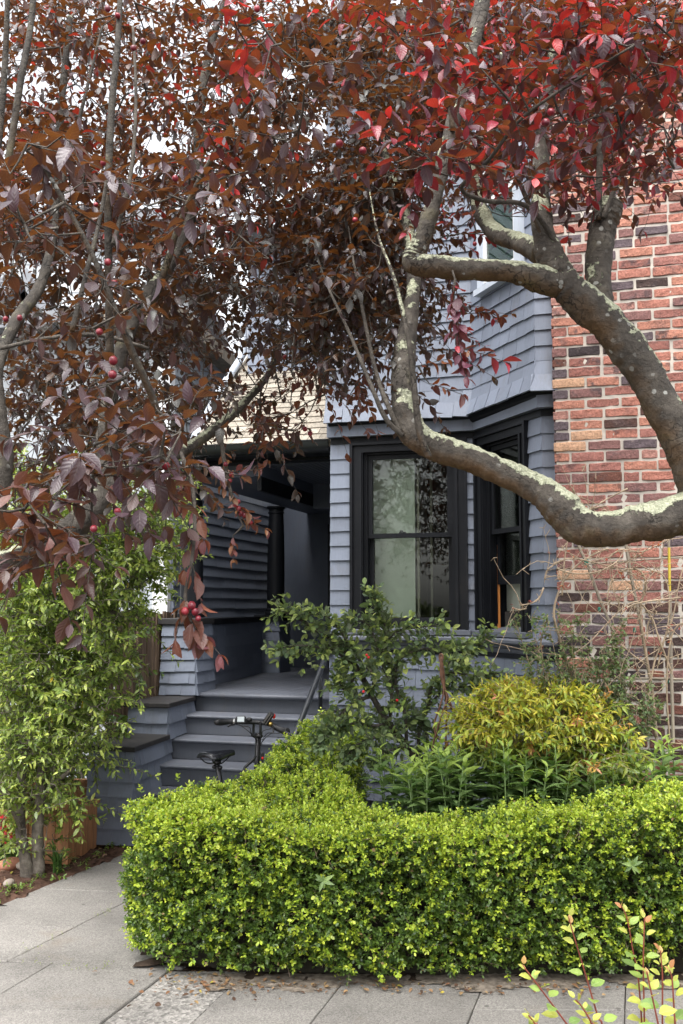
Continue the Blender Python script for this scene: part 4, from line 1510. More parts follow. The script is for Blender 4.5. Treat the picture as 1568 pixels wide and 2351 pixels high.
# ---- right-hand tree, its trunk just outside the frame
org_r = at(1640, 1400, 3.3); org_r.z = 0
tr_x = org_r.x
limbs_r = [
    ('trunk', [(1800, 3050, 3.3, 95), (1780, 2300, 3.3, 84), (1730, 1700, 3.3, 76), (1680, 1350, 3.3, 70), (1650, 1240, 3.3, 62), (1612, 1130, 3.3, 52), (1572, 1030, 3.3, 46), (1512, 915, 3.3, 43), (1456, 820, 3.3, 42), (1398, 745, 3.3, 43), (1335, 690, 3.3, 42), (1288, 640, 3.3, 39), (1262, 585, 3.3, 34), (1246, 520, 3.3, 27),
               (1241, 420, 3.35, 20), (1248, 300, 3.4, 18), (1262, 180, 3.4, 18), (1284, 60, 3.45, 16), (1300, -120, 3.5, 14), (1310, -420, 3.6, 10)]),
    ('branch', [(1640, 1160, 3.3, 60), (1560, 1180, 3.3, 50), (1470, 1201, 3.3, 41), (1385, 1216, 3.3, 42), (1325, 1203, 3.3, 45), (1275, 1152, 3.32, 40), (1215, 1112, 3.35, 34), (1135, 1077, 3.38, 31), (1060, 1046, 3.4, 30), (990, 1022, 3.42, 32), (947, 990, 3.44, 36), (928, 930, 3.46, 31), (926, 850, 3.5, 27), (932, 780, 3.55, 23), (945, 700, 3.62, 19), (950, 610, 3.75, 16), (930, 500, 3.95, 15), (890, 380, 4.2, 11), (860, 250, 4.5, 8)]),
    ('branch', [(1290, 650, 3.3, 40), (1235, 640, 3.28, 33), (1165, 623, 3.26, 25), (1085, 620, 3.25, 25), (1005, 612, 3.25, 27), (955, 606, 3.25, 27), (950, 590, 3.25, 27), (966, 555, 3.25, 22), (985, 500, 3.26, 20), (1004, 430, 3.28, 18), (1028, 330, 3.32, 17), (1058, 210, 3.36, 18), (1084, 110, 3.4, 19), (1108, 0, 3.45, 19), (1130, -150, 3.5, 14)]),
    ('branch', [(1248, 580, 3.32, 30), (1190, 556, 3.5, 22), (1140, 536, 3.7, 21), (1105, 490, 3.9, 19), (1088, 420, 4.1, 16), (1075, 330, 4.3, 12), (1070, 200, 4.6, 9)]),
    ('branch', [(1372, 745, 3.32, 34), (1377, 690, 3.34, 31), (1374, 610, 3.36, 30), (1382, 540, 3.38, 32), (1394, 490, 3.38, 34), (1402, 466, 3.38, 30), (1405, 458, 3.38, 18)]),
    ('shoot', [(1372, 505, 3.34, 9), (1377, 380, 3.34, 8), (1383, 250, 3.36, 7), (1392, 110, 3.4, 5), (1400, -40, 3.5, 4)]),
    ('shoot', [(1385, 500, 3.33, 6), (1418, 420, 3.33, 5.5), (1470, 325, 3.35, 4), (1530, 240, 3.4, 3)]),
    ('shoot', [(985, 1050, 3.36, 8), (963, 990, 3.34, 8), (952, 900, 3.34, 7.5), (938, 780, 3.36, 6), (905, 640, 3.45, 5), (868, 540, 3.6, 3), (845, 420, 3.8, 1)]),
    ('shoot', [(918, 990, 3.4, 6), (890, 930, 3.4, 6), (862, 850, 3.45, 5), (838, 740, 3.5, 4.5), (815, 620, 3.6, 3), (800, 520, 3.7, 1)]),
    ('shoot', [(925, 1000, 3.4, 6), (885, 960, 3.38, 6), (850, 880, 3.4, 5), (800, 760, 3.5, 4), (745, 640, 3.6, 3), (715, 540, 3.7, 1)]),
    ('shoot', [(1255, 560, 3.28, 8), (1215, 470, 3.25, 6), (1180, 380, 3.2, 5), (1160, 250, 3.15, 4), (1150, 120, 3.1, 3)]),
    ('shoot', [(1040, 300, 3.3, 7), (1025, 160, 3.25, 6), (1010, 20, 3.2, 5)]),
    ('shoot', [(1310, 620, 3.3, 6), (1220, 480, 3.2, 6), (1110, 460, 3.05, 6), (1060, 430, 3.0, 5), (1120, 370, 2.9, 5), (1200, 270, 2.8, 4), (1330, 180, 2.7, 3.5), (1480, 90, 2.65, 3)]),
]
groups_r = []
nb_ = 1450
gx, gy = grid_pick(G_RIGHT, 98, 100, nb_, x0=588)
dep = RNG.uniform(3.7, 5.9, nb_) - np.clip((gx - 1000) / 570, 0, 1) * 1.0
groups_r.append(dict(B=at_np(gx, gy, dep)[gx < 1000], D=rdirs((gx < 1000).sum(), .1), pal=PAL_OLD, n=15, droop=.3, hang=.25))
k = gx >= 1000
groups_r.append(dict(B=at_np(gx[k], gy[k], dep[k]), D=rdirs(k.sum(), .3), pal=PAL_CRIM + [(8, (.036, .020, .028), 0)], n=15, tip=PAL_CRIM[2:], tipp=.25))
# nearer sprays of young red leaves over the brickwork
for (x, y, rx, ry, d0, d1, n) in [(1170, 160, 120, 80, 2.6, 3.1, 13), (1410, 150, 130, 90, 2.6, 3.0, 16), (965, 370, 95, 55, 2.55, 2.85, 13), (1350, 290, 120, 50, 2.7, 3.0, 8), (1040, 100, 110, 80, 2.6, 3.0, 8), (1440, 60, 120, 70, 2.7, 3.1, 10), (890, 80, 80, 80, 2.5, 3.0, 8), (1130, 290, 60, 50, 2.8, 3.1, 5)]:
    groups_r.append(dict(B=cluster(x, y, rx, ry, d0, d1, n), D=rdirs(n, .25), pal=PAL_CRIM, tip=PAL_CRIM[2:] + PAL_CRIM[:1], tipp=.5, n=13, len=(.16, .3), size=(.05, .066), droop=.15, hang=.1))
for (x, y, rx, ry, d0, d1, n) in [(1420, 400, 40, 25, 3.0, 3.2, 3), (1545, 330, 30, 60, 2.9, 3.2, 4), (1300, 420, 60, 30, 3.1, 3.4, 5), (1240, 400, 50, 30, 3.2, 3.6, 5)]:
    groups_r.append(dict(B=cluster(x, y, rx, ry, d0, d1, n), D=rdirs(n, -.1), pal=PAL_CRIM[:3], n=11, len=(.12, .22), droop=.3))
for (x, y, rx, ry, n) in [(860, 640, 70, 130, 30), (810, 560, 120, 150, 36), (855, 760, 50, 70, 12), (740, 690, 90, 110, 20), (930, 420, 60, 70, 8)]:
    groups_r.append(dict(B=cluster(x, y, rx, ry, 3.55, 4.2, n), D=rdirs(n, -.05), pal=PAL_OLD, n=15, droop=.35, hang=.25))
# a hanging spray in front of the bay
Bh = at_np([1045, 1042, 1048, 1046, 1060], [640, 690, 740, 790, 800], [3.05] * 5)
groups_r.append(dict(B=Bh, D=np.array([(.1, 0, -1), (-.1, 0, -1), (.15, .1, -1), (.3, 0, -.8), (.9, 0, -.2)], float), pal=[(4, (.13, .04, .065), .2), (1, (.32, .03, .05), .6)], n=11, len=(.08, .14), droop=.1, size=(.045, .06)))
Bh = at_np([1075, 1085, 960, 985], [720, 712, 840, 880], [4.0, 4.0, 3.5, 3.5])
groups_r.append(dict(B=Bh, D=np.array([(1, 0, .1), (1, .1, -.1), (1, 0, .3), (.8, 0, -.2)], float), pal=[(3, (.2, .075, .03), .25), (2, (.1, .03, .03), .2)], n=9, len=(.12, .2), droop=.1, size=(.045, .055)))
# loose orange-brown sprays over the porch roof
for (x, y, rx, ry, n) in [(690, 900, 60, 90, 9), (640, 960, 70, 40, 6), (560, 930, 50, 50, 4), (730, 830, 50, 50, 6), (820, 860, 40, 50, 4)]:
    groups_r.append(dict(B=cluster(x, y, rx, ry, 4.4, 5.2, n), D=rdirs(n, -.15), pal=[(3, (.16, .06, .03), .3), (2, (.10, .035, .03), .15)], n=12, droop=.35, size=(.045, .06)))
fr_r = [(833, 346, 3.0, 11), (779, 330, 3.0, 11), (1265, 257, 2.7, 11), (1253, 281, 2.7, 12), (980, 458, 2.9, 10), (815, 505, 3.6, 8), (1440, 95, 2.8, 9), (1485, 128, 2.8, 9), (1062, 62, 3.0, 8), (600, 205, 3.3, 9), (575, 215, 3.3, 9), (590, 20, 3.2, 9), (700, 985, 4.6, 7), (712, 995, 4.6, 7), (655, 820, 4.6, 7), (640, 810, 4.6, 7), (1090, 560, 3.4, 6), (930, 270, 3.2, 8)]
plum_tree('purple-leaved plum tree with a lichened low bough crossing the bay window', org_r, limbs_r, groups_r, fr_r)

# ---- left-hand tree, trunk outside the frame on the left
org_l = at(-190, 1500, 3.2); org_l.z = 0
limbs_l = [
    ('trunk', [(-190, 3100, 3.2, 85), (-190, 2200, 3.2, 74), (-175, 1600, 3.2, 68), (-110, 1400, 3.2, 58), (-20, 1318, 3.2, 38), (80, 1268, 3.22, 34), (150, 1228, 3.25, 33), (215, 1165, 3.3, 30), (246, 1100, 3.35, 26), (247, 1015, 3.4, 22), (250, 920, 3.45, 19), (285, 790, 3.5, 17), (330, 690, 3.6, 17), (375, 630, 3.7, 15), (410, 570, 3.8, 13), (440, 480, 3.9, 15), (455, 380, 4.0, 13), (458, 260, 4.1, 11), (480, 120, 4.2, 9), (530, -40, 4.3, 7)]),
    ('branch', [(-160, 1480, 3.1, 45), (-75, 1300, 3.0, 38), (-20, 1150, 3.0, 34), (2, 1050, 3.02, 28), (-6, 940, 3.05, 20), (-10, 850, 3.1, 17), (35, 740, 3.2, 14), (90, 660, 3.3, 13), (118, 560, 3.4, 11), (130, 430, 3.5, 9), (140, 250, 3.6, 9), (160, 40, 3.7, 7)]),
    ('branch', [(245, 1090, 3.35, 20), (330, 1075, 3.5, 15), (420, 1035, 3.8, 13), (500, 980, 4.1, 12), (560, 925, 4.4, 10), (620, 850, 4.7, 7), (650, 740, 5.0, 5)]),
    ('branch', [(310, 730, 3.55, 12), (350, 690, 3.5, 10), (385, 600, 3.45, 8), (410, 520, 3.4, 7), (470, 390, 3.3, 6), (560, 260, 3.2, 5), (640, 150, 3.1, 4)]),
    ('shoot', [(250, 1000, 3.3, 11), (252, 850, 3.1, 10), (250, 640, 3.0, 9), (248, 450, 2.95, 9), (256, 250, 2.95, 8.5), (270, 100, 3.0, 7.5), (278, -60, 3.05, 6)]),
    ('shoot', [(260, 560, 2.95, 6), (300, 400, 3.0, 5), (312, 230, 3.05, 4), (305, 60, 3.1, 3)]),
    ('shoot', [(10, 420, 3.1, 9), (30, 300, 3.1, 9), (48, 180, 3.1, 9), (70, 60, 3.15, 8), (80, -60, 3.2, 7)]),
    ('shoot', [(-5, 350, 3.2, 8), (8, 200, 3.2, 8), (15, 60, 3.2, 7), (18, -50, 3.2, 6)]),
    ('shoot', [(140, 430, 3.5, 6), (175, 300, 3.5, 5), (205, 180, 3.5, 4), (235, 60, 3.5, 3)]),
    ('shoot', [(165, 760, 2.7, 7), (200, 620, 2.75, 6), (230, 500, 2.8, 5), (250, 380, 2.8, 4)]),
    ('shoot', [(100, 380, 2.5, 5), (200, 560, 2.5, 6), (255, 690, 2.5, 7), (300, 800, 2.55, 9), (345, 900, 2.6, 9), (375, 980, 2.65, 7), (410, 1040, 2.7, 5)]),
    ('shoot', [(0, 800, 3.0, 5), (120, 775, 3.1, 5), (230, 770, 3.2, 5), (340, 800, 3.3, 4)]),
    ('shoot', [(505, 985, 4.0, 5), (512, 1040, 3.95, 5), (525, 1110, 3.9, 4), (540, 1165, 3.9, 3), (560, 1210, 3.9, 2)]),
    ('shoot', [(415, 1040, 2.7, 5), (440, 1110, 2.6, 5), (447, 1200, 2.55, 4), (440, 1290, 2.5, 4), (425, 1370, 2.5, 4), (440, 1430, 2.5, 3)]),
]
groups_l = []
nb_ = 1350
gx, gy = grid_pick(G_LEFT, 98, 100, nb_)
dep = RNG.uniform(3.4, 5.9, nb_)
hi = gy < 600
groups_l.append(dict(B=at_np(gx[hi], gy[hi], dep[hi]), D=rdirs(hi.sum(), .4), pal=[(5, (.036, .020, .026), 0), (3, (.070, .030, .020), .10), (.8, (.17, .03, .025), .7), (4, (.025, .021, .021), 0)], n=14))
groups_l.append(dict(B=at_np(gx[~hi], gy[~hi], dep[~hi]), D=rdirs((~hi).sum(), .1), pal=PAL_OLD, n=14, droop=.3, hang=.2))
for (x, y, rx, ry, d0, d1, n, pal) in [(110, 370, 110, 90, 2.15, 2.6, 12, PAL_NEAR), (80, 500, 100, 60, 2.0, 2.4, 7, PAL_NEAR), (330, 1000, 90, 60, 2.15, 2.5, 11, PAL_NEAR), (200, 1040, 60, 50, 2.2, 2.5, 5, PAL_NEAR), (375, 1070, 45, 40, 2.2, 2.5, 5, PAL_NEAR),
                                      (230, 1090, 60, 30, 2.1, 2.3, 4, PAL_NEAR), (80, 1150, 100, 90, 2.2, 2.6, 9, [(3, (.10, .042, .034), .1), (2, (.07, .032, .034), 0)]), (150, 1290, 80, 40, 2.4, 2.7, 3, [(3, (.08, .035, .032), .1)]), (300, 900, 120, 90, 2.5, 3.1, 14, PAL_OLD + PAL_NEAR[:1]),
                                      (220, 680, 160, 100, 2.4, 3.0, 8, PAL_OLD + PAL_NEAR[:1]), (400, 420, 120, 90, 2.6, 3.2, 8, PAL_NEAR), (640, 200, 90, 100, 2.6, 3.2, 9, PAL_NEAR + PAL_CRIM[:2]), (630, 340, 100, 80, 2.7, 3.3, 8, PAL_NEAR), (470, 320, 100, 60, 2.8, 3.3, 5, PAL_CRIM), (560, 60, 90, 60, 2.8, 3.3, 6, PAL_CRIM)]:
    groups_l.append(dict(B=cluster(x, y, rx, ry, d0, d1, n), D=rdirs(n, .0), pal=pal, n=10, len=(.14, .26), size=(.050, .070), droop=.3, hang=.08, upj=.28))
groups_l.append(dict(B=cluster(90, 1225, 130, 70, 2.5, 3.0, 12), D=rdirs(12, -.1), pal=[(3, (.06, .03, .026), 0), (2, (.035, .022, .024), 0)], n=11, len=(.14, .26), size=(.05, .066), droop=.3, hang=.2, upj=.35))
# hanging twigs in front of the porch
Bh = at_np([430, 445, 447, 440, 428, 432, 445], [1090, 1150, 1215, 1290, 1370, 1410, 1440], [2.6, 2.58, 2.55, 2.5, 2.5, 2.5, 2.5])
groups_l.append(dict(B=Bh, D=np.array([(-.3, 0, -1), (.3, .1, -1), (-.3, 0, -1), (.3, 0, -1), (-.3, 0, -1), (.5, 0, -.9), (.9, 0, -.7)], float), pal=[(3, (.15, .055, .06), .2), (2, (.16, .06, .035), .3)], n=7, len=(.06, .11), size=(.05, .066), droop=.2, hang=.5))
Bh = at_np([512, 520, 530, 540, 552, 520, 535], [1030, 1070, 1120, 1160, 1190, 1085, 1230], [3.95, 3.93, 3.9, 3.9, 3.9, 3.9, 3.9])
groups_l.append(dict(B=Bh, D=np.array([(.3, 0, -1), (-.2, 0, -1), (.3, 0, -1), (1, 0, -.5), (1, 0, -.3), (1, 0, .25), (.05, 0, -1)], float), pal=[(3, (.17, .075, .03), .25), (2, (.13, .045, .045), .2)], n=9, len=(.08, .15), size=(.042, .055), droop=.15, hang=.2))
fr_l = [(260, 828, 2.5, 12), (258, 860, 2.5, 12), (247, 602, 2.7, 10), (262, 650, 2.7, 10), (228, 762, 2.5, 10), (172, 730, 3.0, 7), (135, 346, 2.5, 10), (208, 372, 2.9, 9), (237, 374, 2.9, 8), (220, 470, 3.0, 7), (247, 20, 3.0, 9), (270, 36, 3.0, 8), (306, 110, 3.0, 8), (328, 95, 3.0, 8), (402, 410, 2.8, 9), (380, 1070, 2.4, 11), (215, 1214, 2.2, 10), (270, 1175, 2.2, 10), (365, 1010, 2.6, 9),
        (518, 1066, 3.9, 6.5), (531, 1090, 3.9, 6.5), (541, 1160, 3.9, 7), (548, 1168, 3.9, 7), (553, 1180, 3.9, 7), (562, 1184, 3.9, 7), (575, 1200, 3.9, 7), (547, 1152, 3.9, 6.5), (528, 1104, 3.9, 6), (440, 1390, 2.48, 11), (425, 1403, 2.48, 11), (448, 1405, 2.48, 10), (455, 1420, 2.48, 8), (13, 733, 2.6, 8), (45, 730, 2.6, 8), (300, 1010, 2.6, 8)]
plum_tree('purple-leaved plum tree reaching in from beyond the path, drooping over the wavy-leaved shrub', org_l, limbs_l, groups_l, fr_l, bark='bark_old')

# ================================================================== BOXWOOD HEDGE
HO_L = [(2.7, 4.62), (1.5, 4.56), (.6, 4.51), (0, 4.50), (-.55, 4.55), (-.84, 4.67), (-1.0, 4.90), (-.98, 5.10), (-.76, 5.28), (-.5, 5.66), (-.36, 6.15), (-.27, 6.85), (-.1, 7.02), (.12, 6.95), (.1, 6.2), (.02, 5.6), (.10, 5.02), (.6, 4.93), (1.2, 4.95), (2.7, 5.02)]


def hedge_top(x, y):
    f = np.interp(x, [-1.1, -.6, -.2, .3, .7, 1.1, 1.5, 2.0, 2.7], [.70, .675, .635, .625, .645, .69, .755, .79, .80])
    a = np.interp(y, [5.0, 5.5, 6.2, 7.0], [.64, .70, .80, .86])
    t = np.clip((y - 5.0) / .3, 0, 1) * (x < .3)
    w = .018 * np.sin(x * 9.1 + y * 4) + .014 * np.sin(x * 17 - y * 13) + .012 * np.sin(y * 21 + x * 5)
    return f * (1 - t) + a * t + w


def inside(x, y, poly):
    r = np.zeros(len(x), bool)
    n = len(poly)
    for i in range(n):
        (x0, y0), (x1, y1) = poly[i], poly[(i + 1) % n]
        c = ((y0 > y) != (y1 > y)) & (x < (x1 - x0) * (y - y0) / (y1 - y0 + 1e-12) + x0)
        r ^= c
    return r


hedge = thing('boxwood_hedge', Vector((.3, 4.85, 0)), 'clipped boxwood hedge with bright yellow-green new growth along the sidewalk', 'hedge')
ho = np.array([.3, 4.85, 0])
# sides
pl_ = np.array(HO_L)
segv = np.roll(pl_, -1, 0) - pl_
seglen = np.linalg.norm(segv, axis=1)
dens = np.array([1.0 if i < 7 else (.75 if i < 12 else .25) for i in range(len(pl_))])
NS = 16000
pr = seglen * dens; pr /= pr.sum()
si = RNG.choice(len(pl_), NS, p=pr)
tt_ = RNG.uniform(0, 1, NS)
xy = pl_[si] + segv[si] * tt_[:, None]
nrm = np.stack([segv[:, 1], -segv[:, 0]], 1) / seglen[:, None]
# smooth the plan normals a little around the corners
nrm = -nrm if ((nrm[3] * np.array([0, -1])).sum() < 0) else nrm
nn = nrm[si]
zt = hedge_top(xy[:, 0], xy[:, 1])
zf = RNG.uniform(0, 1, NS) ** .9
zz = .05 + (zt - .05) * zf
lump = .022 * np.sin(xy[:, 0] * 6 + zz * 9) + .022 * np.sin(xy[:, 0] * 13 - zz * 15 + 1) + .022 * np.sin(xy[:, 0] * 27 + zz * 23)
base_in = .07 * np.clip(1 - zz / .22, 0, 1) + .022 * np.clip((zz - zt + .06) / .06, 0, 1) ** 2
deep = RNG.exponential(.032, NS)
offs = lump - base_in - deep
Bs = np.stack([xy[:, 0] + nn[:, 0] * offs, xy[:, 1] + nn[:, 1] * offs, zz], 1)
Ds = np.stack([nn[:, 0], nn[:, 1], np.full(NS, .35)], 1) + RNG.normal(0, .45, (NS, 3))
young_s = RNG.uniform(0, 1, NS) < (.26 + .45 * np.clip((zf - .72) / .28, 0, 1) + .10 * np.sin(xy[:, 0] * 5 + zz * 8).clip(0))
young_s &= deep < .05
# top
NT0 = 17500
x_ = RNG.uniform(-1.1, 2.7, NT0); y_ = RNG.uniform(4.45, 7.05, NT0)
k_ = inside(x_, y_, HO_L); x_, y_ = x_[k_], y_[k_]
x2 = np.concatenate([x_, x_[y_ < 5.2]]); y2 = np.concatenate([y_, y_[y_ < 5.2]])
x2 = x2 + RNG.normal(0, .01, len(x2)); y2 = y2 + RNG.normal(0, .01, len(x2))
NT = len(x2)
dt = RNG.exponential(.03, NT)
tall = (RNG.uniform(0, 1, NT) < .012) * RNG.uniform(.02, .09, NT)
Bt = np.stack([x2, y2, hedge_top(x2, y2) - dt - .02 + tall], 1)
Dt = np.stack([np.zeros(NT), np.full(NT, -.15), np.ones(NT)], 1) + RNG.normal(0, .42, (NT, 3))
young_t = RNG.uniform(0, 1, NT) < .85
young_t &= dt < .06
B = np.vstack([Bs, Bt]); Dd = np.vstack([Ds, Dt]); yg = np.concatenate([young_s, young_t])
B[yg] += norm(Dd[yg]) * .014
fr = np.concatenate([np.where(deep < .012, 1, .3), np.where(dt < .012, 1.0, .3)])
nl = 9
P, D, U, S, lines, t9 = sprays(B, Dd, RNG.uniform(.04, .065, len(B)), nl, RNG.uniform(.0185, .0255, len(B)), droop=.0, spread=.95, hang=0, upj=.6, tip=2)
ygl = np.repeat(yg, nl)
C = pick_col(len(P), [(5, (.075, .135, .026), .1), (3, (.115, .185, .030), .25), (1.5, (.040, .075, .026), 0)], jit=.25)
Cy = pick_col(len(P), [(4, (.47, .56, .055), 1), (4, (.37, .49, .045), .8), (2, (.24, .36, .035), .5)], jit=.2)
kk_ = ygl & (t9 > .2)
C[kk_] = Cy[kk_]
dead = RNG.uniform(0, 1, len(P)) < .006
C[dead] = np.array([.30, .20, .09, .2])
W = RNG.uniform(.85, 1.15, len(P))
foliage(hedge, ho, T_OVAL, P, D, U, S, W, C, M['hedge_leaf'], 300, front=np.repeat(fr, nl), bins=16)
sel = RNG.choice(len(lines), 5200, replace=False)
tubes_np('stem', [[l[0] - np.array(norm(Dd[i:i + 1])[0]) * .06, l[1], l[2]] for i, l in ((j, lines[j]) for j in sel)], .0013, .0007, M['cane'], hedge, ho, 3)
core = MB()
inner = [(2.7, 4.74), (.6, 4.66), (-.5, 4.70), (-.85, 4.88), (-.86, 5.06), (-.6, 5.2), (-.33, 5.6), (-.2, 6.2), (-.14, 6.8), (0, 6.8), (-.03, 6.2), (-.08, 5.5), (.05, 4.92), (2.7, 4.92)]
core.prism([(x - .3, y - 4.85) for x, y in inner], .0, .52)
core.build('dark_core', plain('hedge_dark_inside', (.020, .017, .010), .95, var=.4, scale=40, bs=.8), hedge, kind='stuff')  # solid dark block standing in for the shaded inside of the hedge

# ================================================================== WAVY-LEAVED SHRUB (left)
org_w = at(75, 2015, 6.28); org_w.z = 0
shrub = thing('wavy_leaved_shrub', org_w, 'tall light green shrub with wavy leaves and two grey stems standing in the mulch', 'shrub')
nodes = []
for nm, ctrl in [('stem', [(62, 2030, 6.27, 17), (60, 1985, 6.27, 14), (48, 1915, 6.27, 12), (45, 1840, 6.28, 11), (50, 1770, 6.3, 10), (60, 1680, 6.35, 9), (62, 1560, 6.4, 7), (60, 1400, 6.5, 5)]),
                 ('stem', [(84, 2028, 6.3, 18), (88, 1985, 6.3, 15), (86, 1900, 6.3, 13), (93, 1830, 6.3, 12), (98, 1760, 6.32, 11), (118, 1680, 6.4, 9), (150, 1580, 6.5, 8), (200, 1450, 6.6, 6), (250, 1320, 6.6, 5)]),
                 ('branch', [(98, 1830, 6.3, 6), (125, 1800, 6.25, 6), (150, 1778, 6.2, 5), (175, 1760, 6.2, 4), (190, 1785, 6.15, 3)]),
                 ('branch', [(150, 1580, 6.5, 6), (210, 1480, 6.4, 6), (270, 1390, 6.4, 6), (310, 1330, 6.35, 5), (318, 1290, 6.3, 4)]),
                 ('branch', [(255, 1250, 6.5, 4), (250, 1180, 6.4, 4), (258, 1110, 6.4, 3)]),
                 ('branch', [(20, 1850, 6.1, 3), (42, 1890, 6.2, 4), (50, 1930, 6.27, 4)])]:
    nodes += limb(nm, ctrl, shrub, org_w, M['stem'], seg=12)
G_W = [[2, 3, 4, 3, 1, 0, 2, 3, 3.], [4, 5, 6, 6, 6, 7, 8, 8, 4.5], [7, 7, 7, 8, 8, 8, 8, 5, 1], [8, 8, 8, 8, 8, 7, 3.5, .3, 0], [8, 8, 8, 8, 7, 4, 1, 0, 0], [8, 8, 8, 8, 6, 2.5, .2, 0, 0], [8, 8, 8, 6, 3, .6, 0, 0, 0], [6, 6, 5, 3, .4, 0, 0, 0, 0], [2.5, 2, 1, .6, 0, 0, 0, 0, 0]]
n = 2300
gx, gy = grid_pick(G_W, 47, 100, n, x0=-8, y0=1060)
B = at_np(gx, gy, RNG.uniform(6.0, 7.0, n))
Dr = rdirs(n, .25)
P, D, U, S, lines, tt = sprays(B, Dr, RNG.uniform(.14, .26, n), 16, RNG.uniform(.040, .060, n), droop=.2, spread=.9, hang=.15, upj=.5)
C = pick_col(len(P), [(4, (.25, .33, .07), .3), (3, (.16, .23, .05), .1), (2, (.34, .42, .085), .6), (1, (.075, .12, .03), 0), (.06, (.5, .36, .03), 1)])
kq = (tt > .7) & (RNG.uniform(0, 1, len(P)) < .5)
C[kq] = pick_col(int(kq.sum()), [(1, (.50, .57, .12), .9), (1, (.39, .48, .09), .7)])
foliage(shrub, org_w, T_WAVY, P, D, U, S, RNG.uniform(.85, 1.2, len(P)), C, M['wavy_leaf'], 300)
tubes_np('twig', [[a, (a + b) / 2 + RNG.normal(0, .015, 3), b] for a, b in connect(nodes, B)] + lines, .003, .0014, M['stem'], shrub, org_w, 4)

# ================================================================== LIGHT TREE AND SHADE PLANTS BEHIND THE SHRUB
org_b = Vector((-2.9, 10.5, 0))
bt = thing('leafy_tree', org_b, 'pale green leafy tree far back before the white shingled house', 'tree')
mbt = MB(); mbt.tube([(0, 0, -.05), (.05, 0, 1.5), (-.05, 0, 3.4)], [.08, .06, .03], 8); mbt.build('trunk', M['stem'], bt, smooth=True)
n = 420
a = RNG.normal(0, 1, (n, 3)); a = norm(a) * RNG.uniform(.3, 1, (n, 1)) ** .5
B = np.array(org_b) + np.array([-.3, 0, 2.6]) + a * np.array([1.7, 1.0, 1.15])
P, D, U, S, lines, tt = sprays(B, rdirs(n, .2), RNG.uniform(.2, .4, n), 12, RNG.uniform(.07, .10, n))
foliage(bt, org_b, T_OVATE, P, D, U, S, np.full(len(P), .9), pick_col(len(P), [(3, (.17, .24, .03), .8), (2, (.10, .16, .025), .4)]), M['hedge_leaf'], 0)
tubes_np('twig', [[np.array(org_b) + np.array([0, 0, 1.6]), (np.array(org_b) + np.array([0, 0, 1.6]) + b) / 2 + np.array([0, 0, .2]), b] for b in B[::6]], .012, .004, M['stem'], bt, org_b, 4)

org_d = Vector((-2.6, 7.9, 0))
ds = thing('dark_shrub', org_d, 'dark green shrub in the shade behind the cedar planters', 'shrub')
n = 330
B = np.array(org_d) + RNG.uniform(-1, 1, (n, 3)) * np.array([.95, .55, .75]) + np.array([.1, 0, .85])
P, D, U, S, lines, tt = sprays(B, rdirs(n, .2), RNG.uniform(.15, .3, n), 12, RNG.uniform(.06, .085, n))
foliage(ds, org_d, T_OVATE, P, D, U, S, np.full(len(P), .85), pick_col(len(P), [(3, (.03, .06, .018), 0), (2, (.05, .10, .02), .2)]), M['wavy_leaf'], 60)
tubes_np('twig', [[np.array(org_d), (np.array(org_d) + b) / 2 + np.array([0, 0, .15]), b] for b in B[::5]], .006, .003, M['stem'], ds, org_d, 4)

# ================================================================== COTONEASTER
cd = lambda x, y, d: (646.5 + x * .525, 1351.7 + y * .525, d)
org_c = at(965, 1790, 6.2); org_c.z = 0
co = thing('cotoneaster_shrub', org_c, 'arching dark-stemmed shrub with oval leaves before the bay window', 'shrub')
CB = [[(620, 810, 6.2), (600, 770, 6.2), (545, 690, 6.2), (470, 590, 6.15), (395, 470, 6.1), (330, 345, 6.05), (250, 245, 6.0), (150, 180, 5.95), (60, 120, 5.9), (5, 100, 5.9)],
      [(330, 345, 6.05), (260, 290, 6.0), (190, 262, 5.95), (90, 248, 5.9), (5, 258, 5.85)],
      [(395, 470, 6.1), (400, 380, 6.0), (330, 300, 6.0), (280, 220, 5.95), (210, 130, 5.95), (130, 105, 5.9)],
      [(470, 590, 6.15), (480, 450, 6.1), (440, 330, 6.05), (410, 230, 6.0), (380, 160, 6.0), (310, 120, 5.95)],
      [(430, 300, 6.05), (455, 230, 6.05), (450, 150, 6.05), (425, 80, 6.05), (380, 35, 6.05)],
      [(480, 450, 6.1), (470, 330, 6.1), (440, 270, 6.1), (500, 190, 6.1), (590, 170, 6.1), (700, 160, 6.1)],
      [(545, 690, 6.2), (540, 560, 6.15), (500, 420, 6.1), (510, 320, 6.1), (600, 265, 6.1), (700, 270, 6.1), (790, 258, 6.1)],
      [(600, 770, 6.2), (600, 640, 6.2), (640, 520, 6.2), (720, 440, 6.2), (800, 430, 6.2), (900, 425, 6.2), (990, 440, 6.2)],
      [(640, 520, 6.2), (660, 420, 6.2), (740, 370, 6.2), (850, 380, 6.2), (940, 370, 6.2)],
      [(545, 690, 6.2), (470, 640, 6.0), (390, 655, 5.9), (320, 690, 5.85), (280, 745, 5.8)],
      [(395, 470, 6.1), (310, 500, 5.95), (240, 570, 5.85), (190, 620, 5.8), (160, 680, 5.75)],
      [(470, 590, 6.15), (400, 600, 6.0), (310, 590, 5.9), (260, 610, 5.85), (210, 640, 5.8)],
      [(330, 345, 6.05), (300, 420, 6.0), (270, 440, 5.95), (250, 400, 5.95)],
      [(600, 770, 6.2), (640, 690, 6.2), (620, 600, 6.2), (560, 520, 6.2)],
      [(720, 440, 6.25), (730, 330, 6.3), (790, 310, 6.3), (850, 255, 6.3), (880, 225, 6.3)],
      [(545, 690, 6.15), (500, 700, 6.0), (440, 720, 5.9), (400, 760, 5.85)]]
Bc, Dc = [], []
